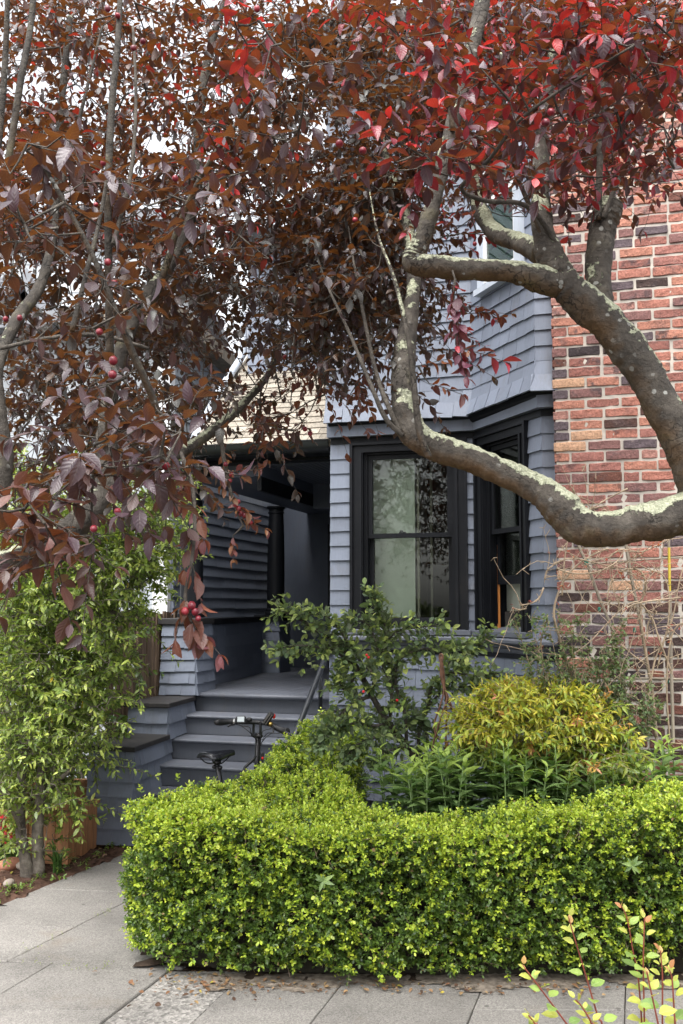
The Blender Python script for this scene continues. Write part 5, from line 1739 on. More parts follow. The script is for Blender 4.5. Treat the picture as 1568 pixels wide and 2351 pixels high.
for i, ctrl in enumerate(CB):
    nr = 10 if i == 0 else 4.5
    pts = limb('branch', [(*cd(x, y, d), nr * (1 - .75 * k / (len(ctrl) - 1))) for k, (x, y, d) in enumerate(ctrl)], co, org_c, M['twig'], seg=7, n=5)
    L_ = len(pts)
    for k in range(2 if i else 12, L_, 1):
        for _ in range(2 if i else 2):
            t = pts[min(k + 1, L_ - 1)] - pts[k - 1]
            t = t / (np.linalg.norm(t) + 1e-9)
            Bc.append(pts[k]); Dc.append(t * .7 + RNG.normal(0, .55, 3) + np.array([0, -.1, .15]))
Bc, Dc = np.array(Bc), np.array(Dc)
n = len(Bc)
P, D, U, S, lines, tt = sprays(Bc, Dc, RNG.uniform(.05, .15, n), 7, RNG.uniform(.046, .064, n), droop=.15, spread=.8, hang=.05, upj=.55)
C = pick_col(len(P), [(4, (.14, .20, .085), .1), (3, (.095, .15, .07), 0), (2, (.25, .33, .10), .4)])
kq = (tt > .7) & (P[:, 2] > 1.0) & (RNG.uniform(0, 1, len(P)) < .6)
C[kq] = pick_col(int(kq.sum()), [(1, (.38, .46, .11), .9), (1, (.28, .38, .08), .7)])
foliage(co, org_c, T_COTO, P, D, U, S, RNG.uniform(.9, 1.15, len(P)), C, M['coto_leaf'], 300)
tubes_np('twig', lines, .0016, .0010, M['twig'], co, org_c, 3)
b = MB(); b.ball((0, 0, 0), 1, 8); bm_ = b.mesh('berry', M['petal_red'], smooth=True)
for x, y in [(372, 290), (358, 450), (505, 488), (380, 300)]:
    inst('berry', bm_, Matrix.Translation(at(*cd(x, y, 5.8)) - org_c) @ Matrix.Diagonal((.008, .008, .008, 1)), co)

# ================================================================== NANDINA
org_n = at(1235, 1800, 5.75); org_n.z = 0
na = thing('heavenly_bamboo', org_n, 'rounded yellow-green shrub with orange-tinted leaves at the foot of the chimney', 'shrub')
n = 720
a = norm(RNG.normal(0, 1, (n, 3))) * RNG.uniform(.3, 1, (n, 1)) ** .4
cx_ = at(1238, 1668, 5.7)
B = np.array(cx_) + a * np.array([.44, .30, .22])
B = np.vstack([B, np.array(at(1400, 1740, 5.35)) + RNG.normal(0, 1, (16, 3)) * np.array([.08, .05, .04]), np.array(at(1110, 1640, 5.8)) + RNG.normal(0, 1, (14, 3)) * np.array([.06, .05, .06])])
n = len(B)
P, D, U, S, lines, tt = sprays(B, norm(B - np.array(cx_) + np.array([0, 0, .15])) + RNG.normal(0, .35, (n, 3)), RNG.uniform(.08, .17, n), 14, RNG.uniform(.042, .060, n), droop=.25, spread=.85, hang=.15, upj=.5)
C = pick_col(len(P), [(4, (.46, .48, .06), .05), (3, (.30, .40, .06), 0), (2.5, (.60, .53, .07), .25), (1.2, (.12, .20, .04), 0)])
spr = np.repeat(RNG.uniform(0, 1, n) < .05, 14)
C[spr] = pick_col(int(spr.sum()), [(1, (.60, .26, .14), 1), (1, (.62, .38, .10), .8)])
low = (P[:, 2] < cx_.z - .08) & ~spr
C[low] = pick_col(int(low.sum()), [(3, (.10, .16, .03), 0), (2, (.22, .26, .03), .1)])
foliage(na, org_n, T_LANCE, P, D, U, S, RNG.uniform(1.0, 1.35, len(P)), C, M['nand_leaf'], 300)
tubes_np('cane', [[np.array(org_n) + RNG.normal(0, .05, 3) * np.array([1, 1, 0]), (np.array(org_n) + b) / 2 + np.array([0, 0, .1]), b] for b in B[::4]] + lines, .003, .0012, M['cane'], na, org_n, 4)

# ================================================================== LILY-LIKE PERENNIALS, each stem a plant of its own
lily_mesh = []


def lily(n_leaf, h, seed):
    rs = np.random.default_rng(seed)
    P, D, U, S = [], [], [], []
    for k in range(n_leaf):
        f = k / (n_leaf - 1)
        z = h * (.18 + .82 * f ** .7)
        ph = k * 2.4 + rs.uniform(-.3, .3)
        el = .15 + .95 * f ** 2.5
        P.append((0, 0, z)); D.append((math.cos(ph), math.sin(ph), el)); U.append((-.5 * math.cos(ph), -.5 * math.sin(ph), 1))
        S.append((.10 + .05 * math.sin(math.pi * min(1, f * 1.1))) * rs.uniform(.8, 1.15) * (1 if f < .9 else .7))
    n = n_leaf
    col = pick_col(n, [(3, (.18, .275, .095), .1), (2, (.135, .225, .075), 0), (1, (.23, .33, .10), .4)], rs)
    col[-4:] = np.array([.29, .40, .08, .8])
    return np.array(P), np.array(D), np.array(U), np.array(S), col


lil_spots = []
for k in range(110):
    x = RNG.uniform(895, 1440)
    lil_spots.append((x, RNG.uniform(5.28, 5.75), .72 + .16 * RNG.uniform() + (.06 if 1000 < x < 1300 else 0)))
for k in range(16):
    lil_spots.append((RNG.uniform(1445, 1585), RNG.uniform(5.3, 5.75), RNG.uniform(.78, 1.0)))
for k in range(8):
    lil_spots.append((RNG.uniform(920, 1060), RNG.uniform(5.75, 6.1), RNG.uniform(.75, .9)))
lil_spots += [(1345, 5.5, 1.12), (1235, 5.35, .98), (1060, 5.3, .86)]
v, fs, lc = T_LANCE
tm = {}
for k in range(10):
    P, D, U, S, Cc = lily(24 + k % 3, 1.0, 100 + k)
    tm[k] = (P, D, U, S, Cc)
lm = []
for c in [(.18, .275, .095, .1), (.135, .225, .075, 0), (.23, .33, .10, .4), (.29, .40, .08, .8)]:
    me = bpy.data.meshes.new('leaf'); me.from_pydata([tuple(a) for a in v], [], fs)
    uv = me.uv_layers.new(name='lc'); lo = [i for f in fs for i in f]
    uv.data.foreach_set('uv', lc[lo].astype(np.float32).ravel())
    ca = me.color_attributes.new('col', 'FLOAT_COLOR', 'POINT'); ca.data.foreach_set('color', np.tile(c, (len(v), 1)).astype(np.float32).ravel())
    me.polygons.foreach_set('use_smooth', [True] * len(fs)); me.materials.append(M['lily_leaf']); lm.append(me)
lb = [np.array(m_.color_attributes['col'].data[0].color) for m_ in lm]
for i, (x, dpt, h) in enumerate(lil_spots):
    g = at(x, 1800, dpt); g.z = 0
    tl = thing('lily_plant', g, 'green leafy stem in the dense patch of perennials behind the hedge', 'plant', 'leafy perennials behind the hedge')
    if i >= len(lil_spots) - 3:
        tl['label'] = ['tall perennial stem with a pink bud rising between yellow shrub and brick', 'leafy perennial stem standing up in front of the yellow shrub', 'perennial stem standing tall in front of the wire support'][i - len(lil_spots) + 3]
    elif x > 1445:
        tl['label'] = 'taller leafy perennial stem growing by the chimney at the frame edge'
    elif i < len(lil_spots) - 3:
        zone = 'below the arching shrub' if x < 1000 else ('beside the rusty wire support' if x < 1090 else ('in front of the yellow shrub' if x < 1330 else 'between the yellow shrub and the chimney'))
        tl['label'] = ('short ' if h < .8 else 'tall ') + 'leafy green stem ' + zone + (', near the hedge' if dpt < 5.5 else ', far from the hedge')
    lean = Vector((random.uniform(-.10, .10), random.uniform(-.14, .06), 0))
    mb = MB(); mb.tube([(0, 0, -.02), lean * .4 + Vector((0, 0, h * .5)), lean + Vector((0, 0, h))], [.006, .005, .003], 6); mb.build('stem', M['greenstem'], tl, smooth=True)
    P, D, U, S, Cc = tm[i % 10]
    rotz = Matrix.Rotation(random.uniform(0, 6.28), 3, 'Z')
    for p, d_, u_, s_, c_ in zip(P, D, U, S, Cc):
        f = p[2]
        pos_ = lean * (f ** 1.3) + Vector((0, 0, f * h))
        dd = rotz @ Vector(d_); uu = rotz @ Vector(u_)
        X, Y, Z = axes(np.array([dd]), np.array([uu]))
        x_, y_, z_ = X[0] * s_ * 1.25, Y[0] * s_, Z[0] * s_
        inst('leaf', lm[int(np.argmin([((c_ - q_) ** 2).sum() for q_ in lb]))], Matrix(((x_[0], y_[0], z_[0], pos_[0]), (x_[1], y_[1], z_[1], pos_[1]), (x_[2], y_[2], z_[2], pos_[2]), (0, 0, 0, 1))), tl)
    if i == len(lil_spots) - 3:
        mb = MB(); mb.ball((lean.x + .02, lean.y, h + .01), .011, 8, (1, 1, 1.8)); mb.build('bud', M['petal_pink'], tl, smooth=True)
        mb = MB(); mb.ball((lean.x - .015, lean.y, h + .012), .010, 8, (1, 1, 1.8)); mb.build('bud', M['petal_pink'], tl, smooth=True)


# ================================================================== STRAP LEAVES
def strap_mesh(L, w, arch, seed):
    r = random.Random(seed)
    vs, fs = [], []
    n = 9
    for i in range(n):
        t = i / (n - 1)
        a = arch * t
        x = L * (math.sin(a) / arch if arch > .01 else t)
        z = L * ((1 - math.cos(a)) / arch if arch > .01 else 0)
        # starts upright and bends over
        y_, z_ = z, x
        ww = w * (1 - t ** 3) * (.6 + .4 * min(1, t * 4))
        vs += [(-ww, y_, z_ + .0), (0, y_ + .004, z_ - .003), (ww, y_, z_)]
    for i in range(n - 1):
        a = i * 3
        fs += [(a, a + 1, a + 4, a + 3), (a + 1, a + 2, a + 5, a + 4)]
    return vs, fs


M['strap'] = plain('strap_leaf', (.055, .12, .025), 0.4, var=.3, scale=12, bs=.1, stretch=(6, 6, 1))
for gi, (x, dpt, cnt, ln, lab) in enumerate([(800, 5.62, 34, .52, 'broad clump of arching dark green strap leaves behind the hedge'), (870, 5.75, 22, .45, 'smaller clump of strap leaves under the arching shrub'), (722, 5.8, 14, .42, 'strap-leaved clump beside the hedge arm near the handrail'), (130, 6.36, 26, .20, 'small tuft of strappy leaves in the mulch by the planter')]):
    g = at(x, 1990 if gi == 3 else 1800, dpt); g.z = 0.0
    cl = thing('strap_leaf_plant', g, lab, 'plant', 'clumps of strap-leaved plants')
    for k in range(cnt):
        vs, fs = strap_mesh(ln * random.uniform(.7, 1.15), (.006 if gi == 3 else .013) * random.uniform(.8, 1.2), random.uniform(.6, 2.1), k)
        b = MB(); b.add(vs, fs)
        me = b.mesh('leaf', M['strap'], smooth=True)
        inst('leaf', me, Matrix.Translation((random.uniform(-.06, .06) * (.4 if gi == 3 else 1), random.uniform(-.05, .05) * (.4 if gi == 3 else 1), 0)) @ Matrix.Rotation(random.uniform(0, 6.28), 4, 'Z') @ Matrix.Rotation(random.uniform(-.1, .3), 4, 'X'), cl)

# ================================================================== TRELLIS, ROSE CANES, SMALL-LEAVED SHRUB AT THE CHIMNEY
rd = lambda x, y, d: at(1175.4 + x * .2504, 1116.7 + y * .2504, d)
org_t = at(1470, 1700, 5.85); org_t.z = 0
tre = thing('trellis', org_t, 'rough trellis of weathered stakes and laths standing against the chimney', 'trellis')
tl_ = lambda *p: [rd(*q) - org_t for q in p]
for nm, pts, r, m in [('stake', [(1030, 460, 5.86), (1100, 860, 5.86), (1165, 1180, 5.86), (1290, 1900, 5.86), (1330, 2350, 5.84)], .010, 'oldwood'), ('stake', [(600, 520, 5.9), (700, 740, 5.9), (800, 1020, 5.9), (930, 1330, 5.9), (1130, 2350, 5.9)], .009, 'oldwood'),
                      ('stake', [(1437, 380, 5.8), (1440, 560, 5.8)], .008, 'oldwood'), ('stake', [(1440, 560, 5.8), (1447, 960, 5.8)], .008, 'yellow'), ('stake', [(1447, 960, 5.8), (1460, 1600, 5.8), (1480, 2350, 5.8)], .010, 'oldwood'),
                      ('lath', [(680, 712, 5.88), (1100, 680, 5.86), (1700, 640, 5.78)], .006, 'oldwood'), ('lath', [(1090, 1760, 5.86), (1400, 1762, 5.83), (1700, 1775, 5.78)], .008, 'oldwood'), ('lath', [(930, 1200, 5.9), (1250, 1215, 5.86), (1700, 1200, 5.78)], .006, 'oldwood')]:
    MB().tube(tl_(*pts), r, 6).build(nm, M[m], tre)
for x, y in [(675, 700), (800, 1125), (1125, 1315), (1425, 1780), (690, 685)]:
    p = rd(x, y, 5.85) - org_t
    b = MB(); b.cham(p.x - .007, p.x + .007, p.y - .01, p.y + .01, p.z - .016, p.z + .012, .003); b.build('tie', M['tie'], tre)

org_k = at(1500, 1720, 5.72); org_k.z = 0
ro = thing('climbing_rose', org_k, 'tangled thorny rose canes, nearly bare, with small red leaf buds on the chimney', 'climber')
hand = [[(1320, 2300, 5.75), (1290, 1900, 5.75), (1200, 1350, 5.75), (1180, 1090, 5.75), (1230, 920, 5.72), (1180, 780, 5.7), (1080, 760, 5.7), (960, 800, 5.7), (900, 900, 5.68), (870, 1050, 5.68)],
        [(580, 1850, 5.7), (500, 1600, 5.7), (430, 1370, 5.7), (385, 1180, 5.7), (410, 1020, 5.7), (480, 860, 5.7), (600, 720, 5.7), (760, 620, 5.72), (880, 570, 5.74)],
        [(270, 1850, 5.7), (280, 1600, 5.68), (265, 1430, 5.66), (300, 1280, 5.65), (330, 1180, 5.65)],
        [(460, 1000, 5.75), (470, 800, 5.75), (490, 620, 5.75), (515, 470, 5.75)], [(1460, 1700, 5.7), (1350, 1400, 5.68), (1280, 1200, 5.68), (1150, 1060, 5.66), (1000, 1130, 5.65), (870, 1260, 5.65), (720, 1420, 5.64), (560, 1540, 5.64)],
        [(1568, 1020, 5.6), (1350, 1040, 5.6), (1160, 1070, 5.6), (1060, 1110, 5.6), (1000, 1180, 5.6)], [(1340, 1640, 5.7), (1400, 1400, 5.7), (1480, 1180, 5.7), (1530, 900, 5.7), (1600, 640, 5.7)],
        [(1250, 1960, 5.7), (1310, 1600, 5.7), (1420, 1330, 5.7), (1440, 1000, 5.7), (1390, 820, 5.7), (1250, 760, 5.7), (1120, 700, 5.7), (980, 700, 5.7)], [(1450, 2350, 5.7), (1420, 1900, 5.68), (1440, 1500, 5.66), (1500, 1300, 5.64), (1600, 1250, 5.62)],
        [(1000, 1450, 5.7), (1100, 1540, 5.7), (1210, 1620, 5.7)], [(880, 660, 5.7), (1000, 580, 5.7), (1180, 600, 5.7), (1330, 540, 5.7), (1480, 450, 5.7)], [(380, 720, 5.66), (430, 690, 5.66), (560, 660, 5.68), (760, 700, 5.7), (980, 760, 5.7), (1200, 830, 5.7)],
        [(410, 750, 5.64), (520, 790, 5.64), (680, 800, 5.66), (820, 770, 5.66), (960, 690, 5.68), (1020, 600, 5.7)], [(130, 1120, 5.62), (60, 1130, 5.6), (0, 1110, 5.6)], [(290, 930, 5.64), (250, 1020, 5.62), (180, 1070, 5.6), (80, 1090, 5.6)], [(300, 850, 5.66), (330, 760, 5.66), (420, 700, 5.66)],
        [(1240, 1400, 5.7), (1250, 1250, 5.7), (1330, 1150, 5.7)], [(860, 180, 5.8), (720, 210, 5.8), (660, 260, 5.8)], [(1060, 20, 5.78), (900, 100, 5.78), (800, 160, 5.78), (700, 220, 5.8)], [(560, 20, 5.8), (580, 120, 5.8), (540, 170, 5.8)]]
cn, allp = [], []
for ctrl in hand:
    r0 = .0085 if len(ctrl) > 8 else .0055
    pts, rr = smooth_path([(rd(*c), r0 * (1 - .55 * k / len(ctrl))) for k, c in enumerate(ctrl)], 5)
    mb = MB(); mb.tube([p - org_k for p in pts], rr, 6); mb.build('cane', M['cane'], ro, smooth=True)
    allp += [np.array(p) for p in pts]
allp = np.array(allp)
# finer canes and thorny side shoots
fine = []
for k in range(80):
    a = allp[RNG.integers(len(allp))]
    d_ = norm(RNG.normal(0, 1, (1, 3)) * np.array([1, .15, .9]) + np.array([0, -.05, .15]))[0]
    L = RNG.uniform(.15, .45)
    pts = [a]
    for s in range(5):
        d_ = norm((d_ + RNG.normal(0, .22, 3) * np.array([1, .3, 1]) + np.array([0, 0, -.10]))[None])[0]
        pts.append(pts[-1] + d_ * L / 5)
    fine.append(pts)
FP = np.vstack([np.array(f) for f in fine] + [allp])
for k in range(800):
    a = FP[RNG.integers(len(FP))]
    d_ = norm(RNG.normal(0, 1, (1, 3)) * np.array([1, .6, 1]))[0]
    fine.append([a, a + d_ * RNG.uniform(.012, .05)])
tubes_np('thorny_shoot', fine, .0026, .0013, M['cane'], ro, org_k, 4)
bi = RNG.choice(len(FP), 60)
P, D, U, S, lines, tt = sprays(FP[bi], RNG.normal(0, 1, (60, 3)) + np.array([0, -.3, .6]), RNG.uniform(.01, .03, 60), 6, RNG.uniform(.012, .024, 60), spread=.5, droop=0)
foliage(ro, org_k, T_LANCE, P, D, U, S, np.full(len(P), 1.3), pick_col(len(P), [(3, (.30, .05, .025), .5), (2, (.42, .12, .03), .8), (1, (.2, .03, .03), .3)]), M['rose_leaf'], 200, bins=6)

org_s = at(1340, 1730, 5.75); org_s.z = 0
sm = thing('small_leaved_shrub', org_s, 'loose thin-stemmed shrub with small grey-green leaves in front of the brick', 'shrub')
ends = [rd(x, y, d) for x, y, d in [(120, 1480, 5.6), (240, 1560, 5.6), (330, 1600, 5.62), (20, 1200, 5.58), (180, 1200, 5.6), (330, 1230, 5.6), (440, 1250, 5.62), (540, 1270, 5.62), (620, 1210, 5.64), (460, 1500, 5.65), (560, 1600, 5.65), (700, 1500, 5.66), (740, 1620, 5.66), (820, 1500, 5.66), (880, 1420, 5.66), (930, 1500, 5.66), (960, 1600, 5.66), (1050, 1650, 5.66), (1000, 1750, 5.66), (1080, 1800, 5.64), (860, 1750, 5.64), (760, 1780, 5.64), (900, 1900, 5.62), (1010, 1950, 5.62), (1150, 2000, 5.62), (1250, 1950, 5.62), (1350, 2000, 5.6), (940, 1380, 5.66), (1010, 1290, 5.64), (1200, 2100, 5.6), (1300, 2060, 5.6), (1080, 2080, 5.6), (650, 1700, 5.64), (420, 1650, 5.62), (960, 2050, 5.6), (1230, 1850, 5.62)]]
lines_s, Bq, Dq = [], [], []
o_ = np.array(org_s)
for e in ends:
    e = np.array(e)
    a = o_ + np.array([RNG.uniform(-.1, .1), RNG.uniform(-.06, .06), 0])
    m1 = a * .6 + e * .4 + np.array([RNG.uniform(-.05, .05), 0, .12]); m2 = a * .25 + e * .75 + np.array([RNG.uniform(-.03, .03), 0, .07])
    pts, _ = smooth_path([(Vector(a), 1), (Vector(m1), 1), (Vector(m2), 1), (Vector(e), 1)], 6)
    pts = [np.array(p) for p in pts]
    lines_s.append(pts)
    for k in range(6, len(pts)):
        for _ in range(1 + (k > 9)):
            Bq.append(pts[k]); Dq.append((pts[k] - pts[k - 1]) * 12 + RNG.normal(0, .6, 3))
Bq, Dq = np.array(Bq), np.array(Dq)
P, D, U, S, l2, tt = sprays(Bq, Dq, RNG.uniform(.03, .10, len(Bq)), 8, RNG.uniform(.020, .031, len(Bq)), droop=.1, spread=.9)
foliage(sm, org_s, T_OVATE, P, D, U, S, RNG.uniform(.75, 1.0, len(P)), pick_col(len(P), [(3, (.12, .19, .075), .3), (2, (.18, .26, .09), .6), (1, (.07, .115, .05), 0)]), M['coto_leaf'], 250)
tubes_np('stem', lines_s + l2, .0028, .0012, M['cane'], sm, org_s, 4)

# ================================================================== SHOOTS IN THE PLANTING STRIP (near, bottom right)
strip = MB().box(-8, 8, 1.56, 3.20, -.12, -.01).build('planting_strip', M['soil'])
tag(strip, kind='structure')
sd = lambda x, y, d: at(1116.7 + x * .2878, 1939.5 + y * .2878, d)
shoots = [([(940, 1560, 2.95), (885, 1360, 2.95), (780, 1000, 2.95), (690, 700, 2.95), (655, 575, 2.95)], 'tallest red-stemmed leafy shoot left of the pair, leaning left over the sidewalk'),
          ([(760, 1600, 2.9), (640, 1429, 2.9), (470, 1200, 2.9), (330, 1015, 2.9), (278, 955, 2.9)], 'red-stemmed shoot leaning farthest left with a tan tip'),
          ([(1250, 1600, 3.0), (1240, 1429, 3.0), (1210, 1050, 3.0), (1170, 850, 3.0), (1125, 600, 3.0), (1080, 490, 3.0)], 'tallest red-stemmed shoot, reaching highest in front of the hedge'),
          ([(1255, 1600, 2.95), (1260, 1400, 2.95), (1252, 980, 2.95), (1258, 700, 2.95), (1262, 580, 2.95)], 'straight red-stemmed shoot close beside the tallest one'),
          ([(1420, 1600, 2.9), (1405, 1429, 2.9), (1405, 1050, 2.9), (1395, 930, 2.9), (1390, 845, 2.9)], 'upright shoot with reddish pointed tip leaves near the frame edge'),
          ([(1520, 1600, 2.85), (1500, 1350, 2.85), (1482, 1080, 2.85), (1460, 1000, 2.85)], 'shoot nearest the frame edge with a bronze tip'),
          ([(1400, 1600, 2.8), (1370, 1429, 2.8), (1300, 1110, 2.8), (1280, 1010, 2.8)], 'short pink-stemmed shoot among the group of shoots'),
          ([(880, 1600, 2.8), (835, 1420, 2.8), (760, 1290, 2.8), (710, 1235, 2.8)], 'short yellow-leaved shoot below the left pair'),
          ([(420, 1600, 2.75), (390, 1440, 2.75), (360, 1390, 2.75), (335, 1360, 2.75)], 'low shoot with only its orange tip in the frame')]
v, fs, lc = T_OVATE
shm = []
for c in [(.20, .32, .075, .2), (.25, .37, .08, .4), (.14, .24, .06, .1), (.40, .44, .08, .6), (.46, .28, .10, .9), (.42, .18, .08, 1)]:
    me = bpy.data.meshes.new('leaf'); me.from_pydata([tuple(a) for a in v], [], fs)
    uv = me.uv_layers.new(name='lc'); uv.data.foreach_set('uv', lc[[i for f in fs for i in f]].astype(np.float32).ravel())
    ca = me.color_attributes.new('col', 'FLOAT_COLOR', 'POINT'); ca.data.foreach_set('color', np.tile(c, (len(v), 1)).astype(np.float32).ravel())
    me.polygons.foreach_set('use_smooth', [True] * len(fs)); me.materials.append(M['shoot_leaf']); shm.append(me)
for ctrl, lab in shoots:
    top = sd(*ctrl[0]); base = Vector((top.x + .03, top.y + .02, -.01))
    so = thing('leafy_shoot', base, lab, 'plant', 'red-stemmed shoots in the planting strip')
    pts, rr = smooth_path([(base, .0036)] + [(sd(*c), .0030 - .0018 * k / len(ctrl)) for k, c in enumerate(ctrl)], 8)
    mb = MB(); mb.tube([p - base for p in pts], rr, 7); mb.build('stem', M['redstem'], so, smooth=True)
    # leaves alternate up the stem
    cum = [0]
    for a, b in zip(pts[:-1], pts[1:]): cum.append(cum[-1] + (b - a).length)
    Lt = cum[-1]
    sgap = .10; ph = random.uniform(0, 6)
    s = .12
    while s < Lt:
        k = next(i for i in range(len(cum)) if cum[i] >= s)
        t = (pts[k] - pts[max(k - 1, 0)]).normalized()
        f = s / Lt
        near = (Lt - s)
        ph += 2.2 + random.uniform(-.3, .3)
        dv = Vector((math.cos(ph), .7 * math.sin(ph) - .1, .15)) * .9 + t * (.35 if near > .04 else 1.2) + Vector((0, 0, -.25 if near > .1 else .1))
        sz = (.046 if near > .12 else (.034 if near > .05 else .024)) * random.uniform(.85, 1.2)
        X, Y, Z = axes(np.array([dv]), np.array([[random.uniform(-.3, .3), -.5, 1.0]]))
        ww = .98
        x_, y_, z_ = X[0] * sz * ww, Y[0] * sz, Z[0] * sz
        mi = random.choice([0, 0, 1, 1, 2, 3]) if near > .10 else (random.choice([1, 3, 3]) if near > .035 else random.choice([4, 5, 3]))
        if 'yellow' in lab: mi = 3
        pp_ = pts[k] - base + dv.normalized() * .008
        inst('leaf', shm[mi], Matrix(((x_[0], y_[0], z_[0], pp_[0]), (x_[1], y_[1], z_[1], pp_[1]), (x_[2], y_[2], z_[2], pp_[2]), (0, 0, 0, 1))), so)
        s += (.030 if near > .1 else .012) * random.uniform(.8, 1.2)

# ================================================================== FLOWERS, WEEDS, LITTER
def flower(g, h, r, m, label, grp, n=5, face=(0, -.7, .5)):
    f = thing('pansy', g, label, 'flower', grp)
    MB().tube([(0, 0, -.01), (.004, 0, h * .5), (0, 0, h)], .0022, 5).build('stem', M['greenstem'], f, smooth=True)
    fd = Vector(face).normalized()
    q_ = fd.to_track_quat('Z', 'Y').to_matrix().to_4x4()
    for k in range(n):
        a = 6.283 * k / n + .3
        b = MB(Matrix.Translation((0, 0, h)) @ q_ @ Matrix.Rotation(a, 4, 'Z') @ Matrix.Rotation(.35, 4, 'Y'))
        b.add([(0, 0, 0), (r * .5, -r * .42, .004), (r, -r * .3, .0), (r * 1.1, 0, .003), (r, r * .3, .0), (r * .5, r * .42, .004)], [(0, 1, 2, 3), (0, 3, 4, 5)])
        b.build('petal', M[m], f, smooth=True)
    b = MB(); b.ball(tuple(Vector((0, 0, h)) + fd * .004), r * .2, 6); b.build('eye', M['petal_yel' if m != 'petal_yel' else 'rust'], f)
    for k in range(4):
        vs, fs = strap_mesh(h * .7, .012, random.uniform(.8, 1.6), k)
        b = MB(Matrix.Rotation(k * 1.6 + random.uniform(0, 1), 4, 'Z')); b.add(vs, fs); b.build('leaf', M['strap'], f, smooth=True)


for x, y, h, r in [(2, 1885, .17, .03), (8, 1895, .15, .032), (24, 1893, .17, .03), (30, 1905, .14, .032), (14, 1912, .13, .034), (4, 1915, .12, .03), (26, 1920, .11, .03), (46, 1905, .13, .028), (10, 1930, .1, .03), (34, 1928, .09, .028), (-4, 1900, .15, .03), (18, 1880, .18, .026)]:
    g = at(x, y, 6.55); flower(Vector((g.x, g.y, .01)), max(.06, g.z), r, 'petal_red', 'red pansy in the dense red group left of the grey stems', 'red pansies')
for x, y, r in [(47, 1873, .026), (62, 1876, .026), (33, 1882, .024), (72, 1872, .022), (52, 1868, .022)]:
    g = at(x, y, 6.7); flower(Vector((g.x, g.y, .01)), max(.06, g.z), r, 'petal_yel', 'orange-yellow pansy standing above the red ones', 'yellow pansies')
for x, y in [(5, 1835), (14, 1840), (25, 1836), (36, 1842), (45, 1838), (20, 1830)]:
    g = at(x, y, 7.1); flower(Vector((g.x, g.y, .01)), max(.06, g.z), .026, 'petal_blue', 'violet pansy farther back in the shaded bed', 'violet pansies')

# ground cover and weeds
def scatter_weeds(name, pts, size, pal, label=None):
    n = len(pts)
    P, D, U, S, lines, tt = sprays(np.array(pts), RNG.normal(0, .5, (n, 3)) + np.array([0, 0, .7]), RNG.uniform(.02, .06, n), 7, RNG.uniform(size * .7, size * 1.3, n), droop=.2, spread=1.0, hang=.1)
    o = bulk(name, T_LANCE, P, D, U, S, np.full(len(P), 1.5), pick_col(len(P), pal), M['wavy_leaf'], None, kind='stuff')
    return o


wp = []
for k in range(80):
    t = RNG.uniform(0, 1)
    y = 5.0 + t * 2.0
    x = -2.215 + (y - 4.85) * .375 - abs(RNG.normal(0, .13)) - .01
    wp.append((x, y, .01))
for k in range(90):
    g = at(RNG.uniform(-10, 90), RNG.uniform(1840, 1960), RNG.uniform(6.5, 7.3)); wp.append((g.x, g.y, .01))
tag(scatter_weeds('weeds', wp, .028, [(3, (.13, .21, .03), .5), (2, (.08, .14, .03), .1)]), kind='stuff')
mp = [(-1.40 + RNG.uniform(-.012, .012) + (y_ - 5.2) * .375, y_, .004) for y_ in RNG.uniform(4.9, 6.4, 26)] + [(x_, 4.81 - (x_ + 1.6) * .15 + RNG.uniform(-.01, .01), .004) for x_ in RNG.uniform(-1.6, -1.0, 16)]
o = scatter_weeds('moss', mp, .009, [(3, (.16, .20, .03), .5)])

n = 520
lx = np.concatenate([RNG.uniform(-.75, 2.4, 300), RNG.normal(-.62, .16, 110), RNG.uniform(-2.9, -1.3, 110)])
ly = np.concatenate([4.53 + RNG.normal(0, .05, 300) - .03, 4.55 + RNG.normal(0, .12, 110), RNG.uniform(5.0, 7.2, 110)])
kp = (lx < -1.25) & (ly > 4.9)
lx = np.where(kp, -2.3 + (ly - 4.85) * .375 - np.abs(RNG.normal(0, .25, n)), lx)
ly = np.maximum(ly, 4.05)
P = np.stack([lx, ly, np.full(n, .012)], 1)
D = np.stack([RNG.normal(0, 1, n), RNG.normal(0, 1, n), RNG.normal(0, .12, n)], 1)
bulk('leaf_litter', T_PLUM, P, D, np.stack([RNG.normal(0, .3, n), RNG.normal(0, .3, n), np.ones(n)], 1), RNG.uniform(.010, .032, n), RNG.uniform(.8, 1.4, n), pick_col(n, [(3, (.17, .09, .045), 0), (2, (.28, .18, .09), 0), (1, (.08, .045, .03), 0), (.4, (.35, .30, .05), .3)]), M['litter'], kind='stuff')
n = 700
bx = RNG.uniform(-4.2, -1.3, n); by = RNG.uniform(4.95, 7.6, n)
kb = bx < -2.235 + (by - 4.85) * .375
bx, by = bx[kb], by[kb]; n = len(bx)
bulk('mulch_chips', T_LANCE, np.stack([bx, by, RNG.uniform(.008, .03, n)], 1), np.stack([RNG.normal(0, 1, n), RNG.normal(0, 1, n), RNG.normal(0, .25, n)], 1), np.stack([RNG.normal(0, .5, n), RNG.normal(0, .5, n), np.ones(n)], 1), RNG.uniform(.03, .08, n), RNG.uniform(.6, 1.2, n), pick_col(n, [(3, (.10, .055, .038), 0), (2, (.06, .035, .028), 0), (1, (.2, .12, .08), 0)]), M['litter'], kind='stuff')
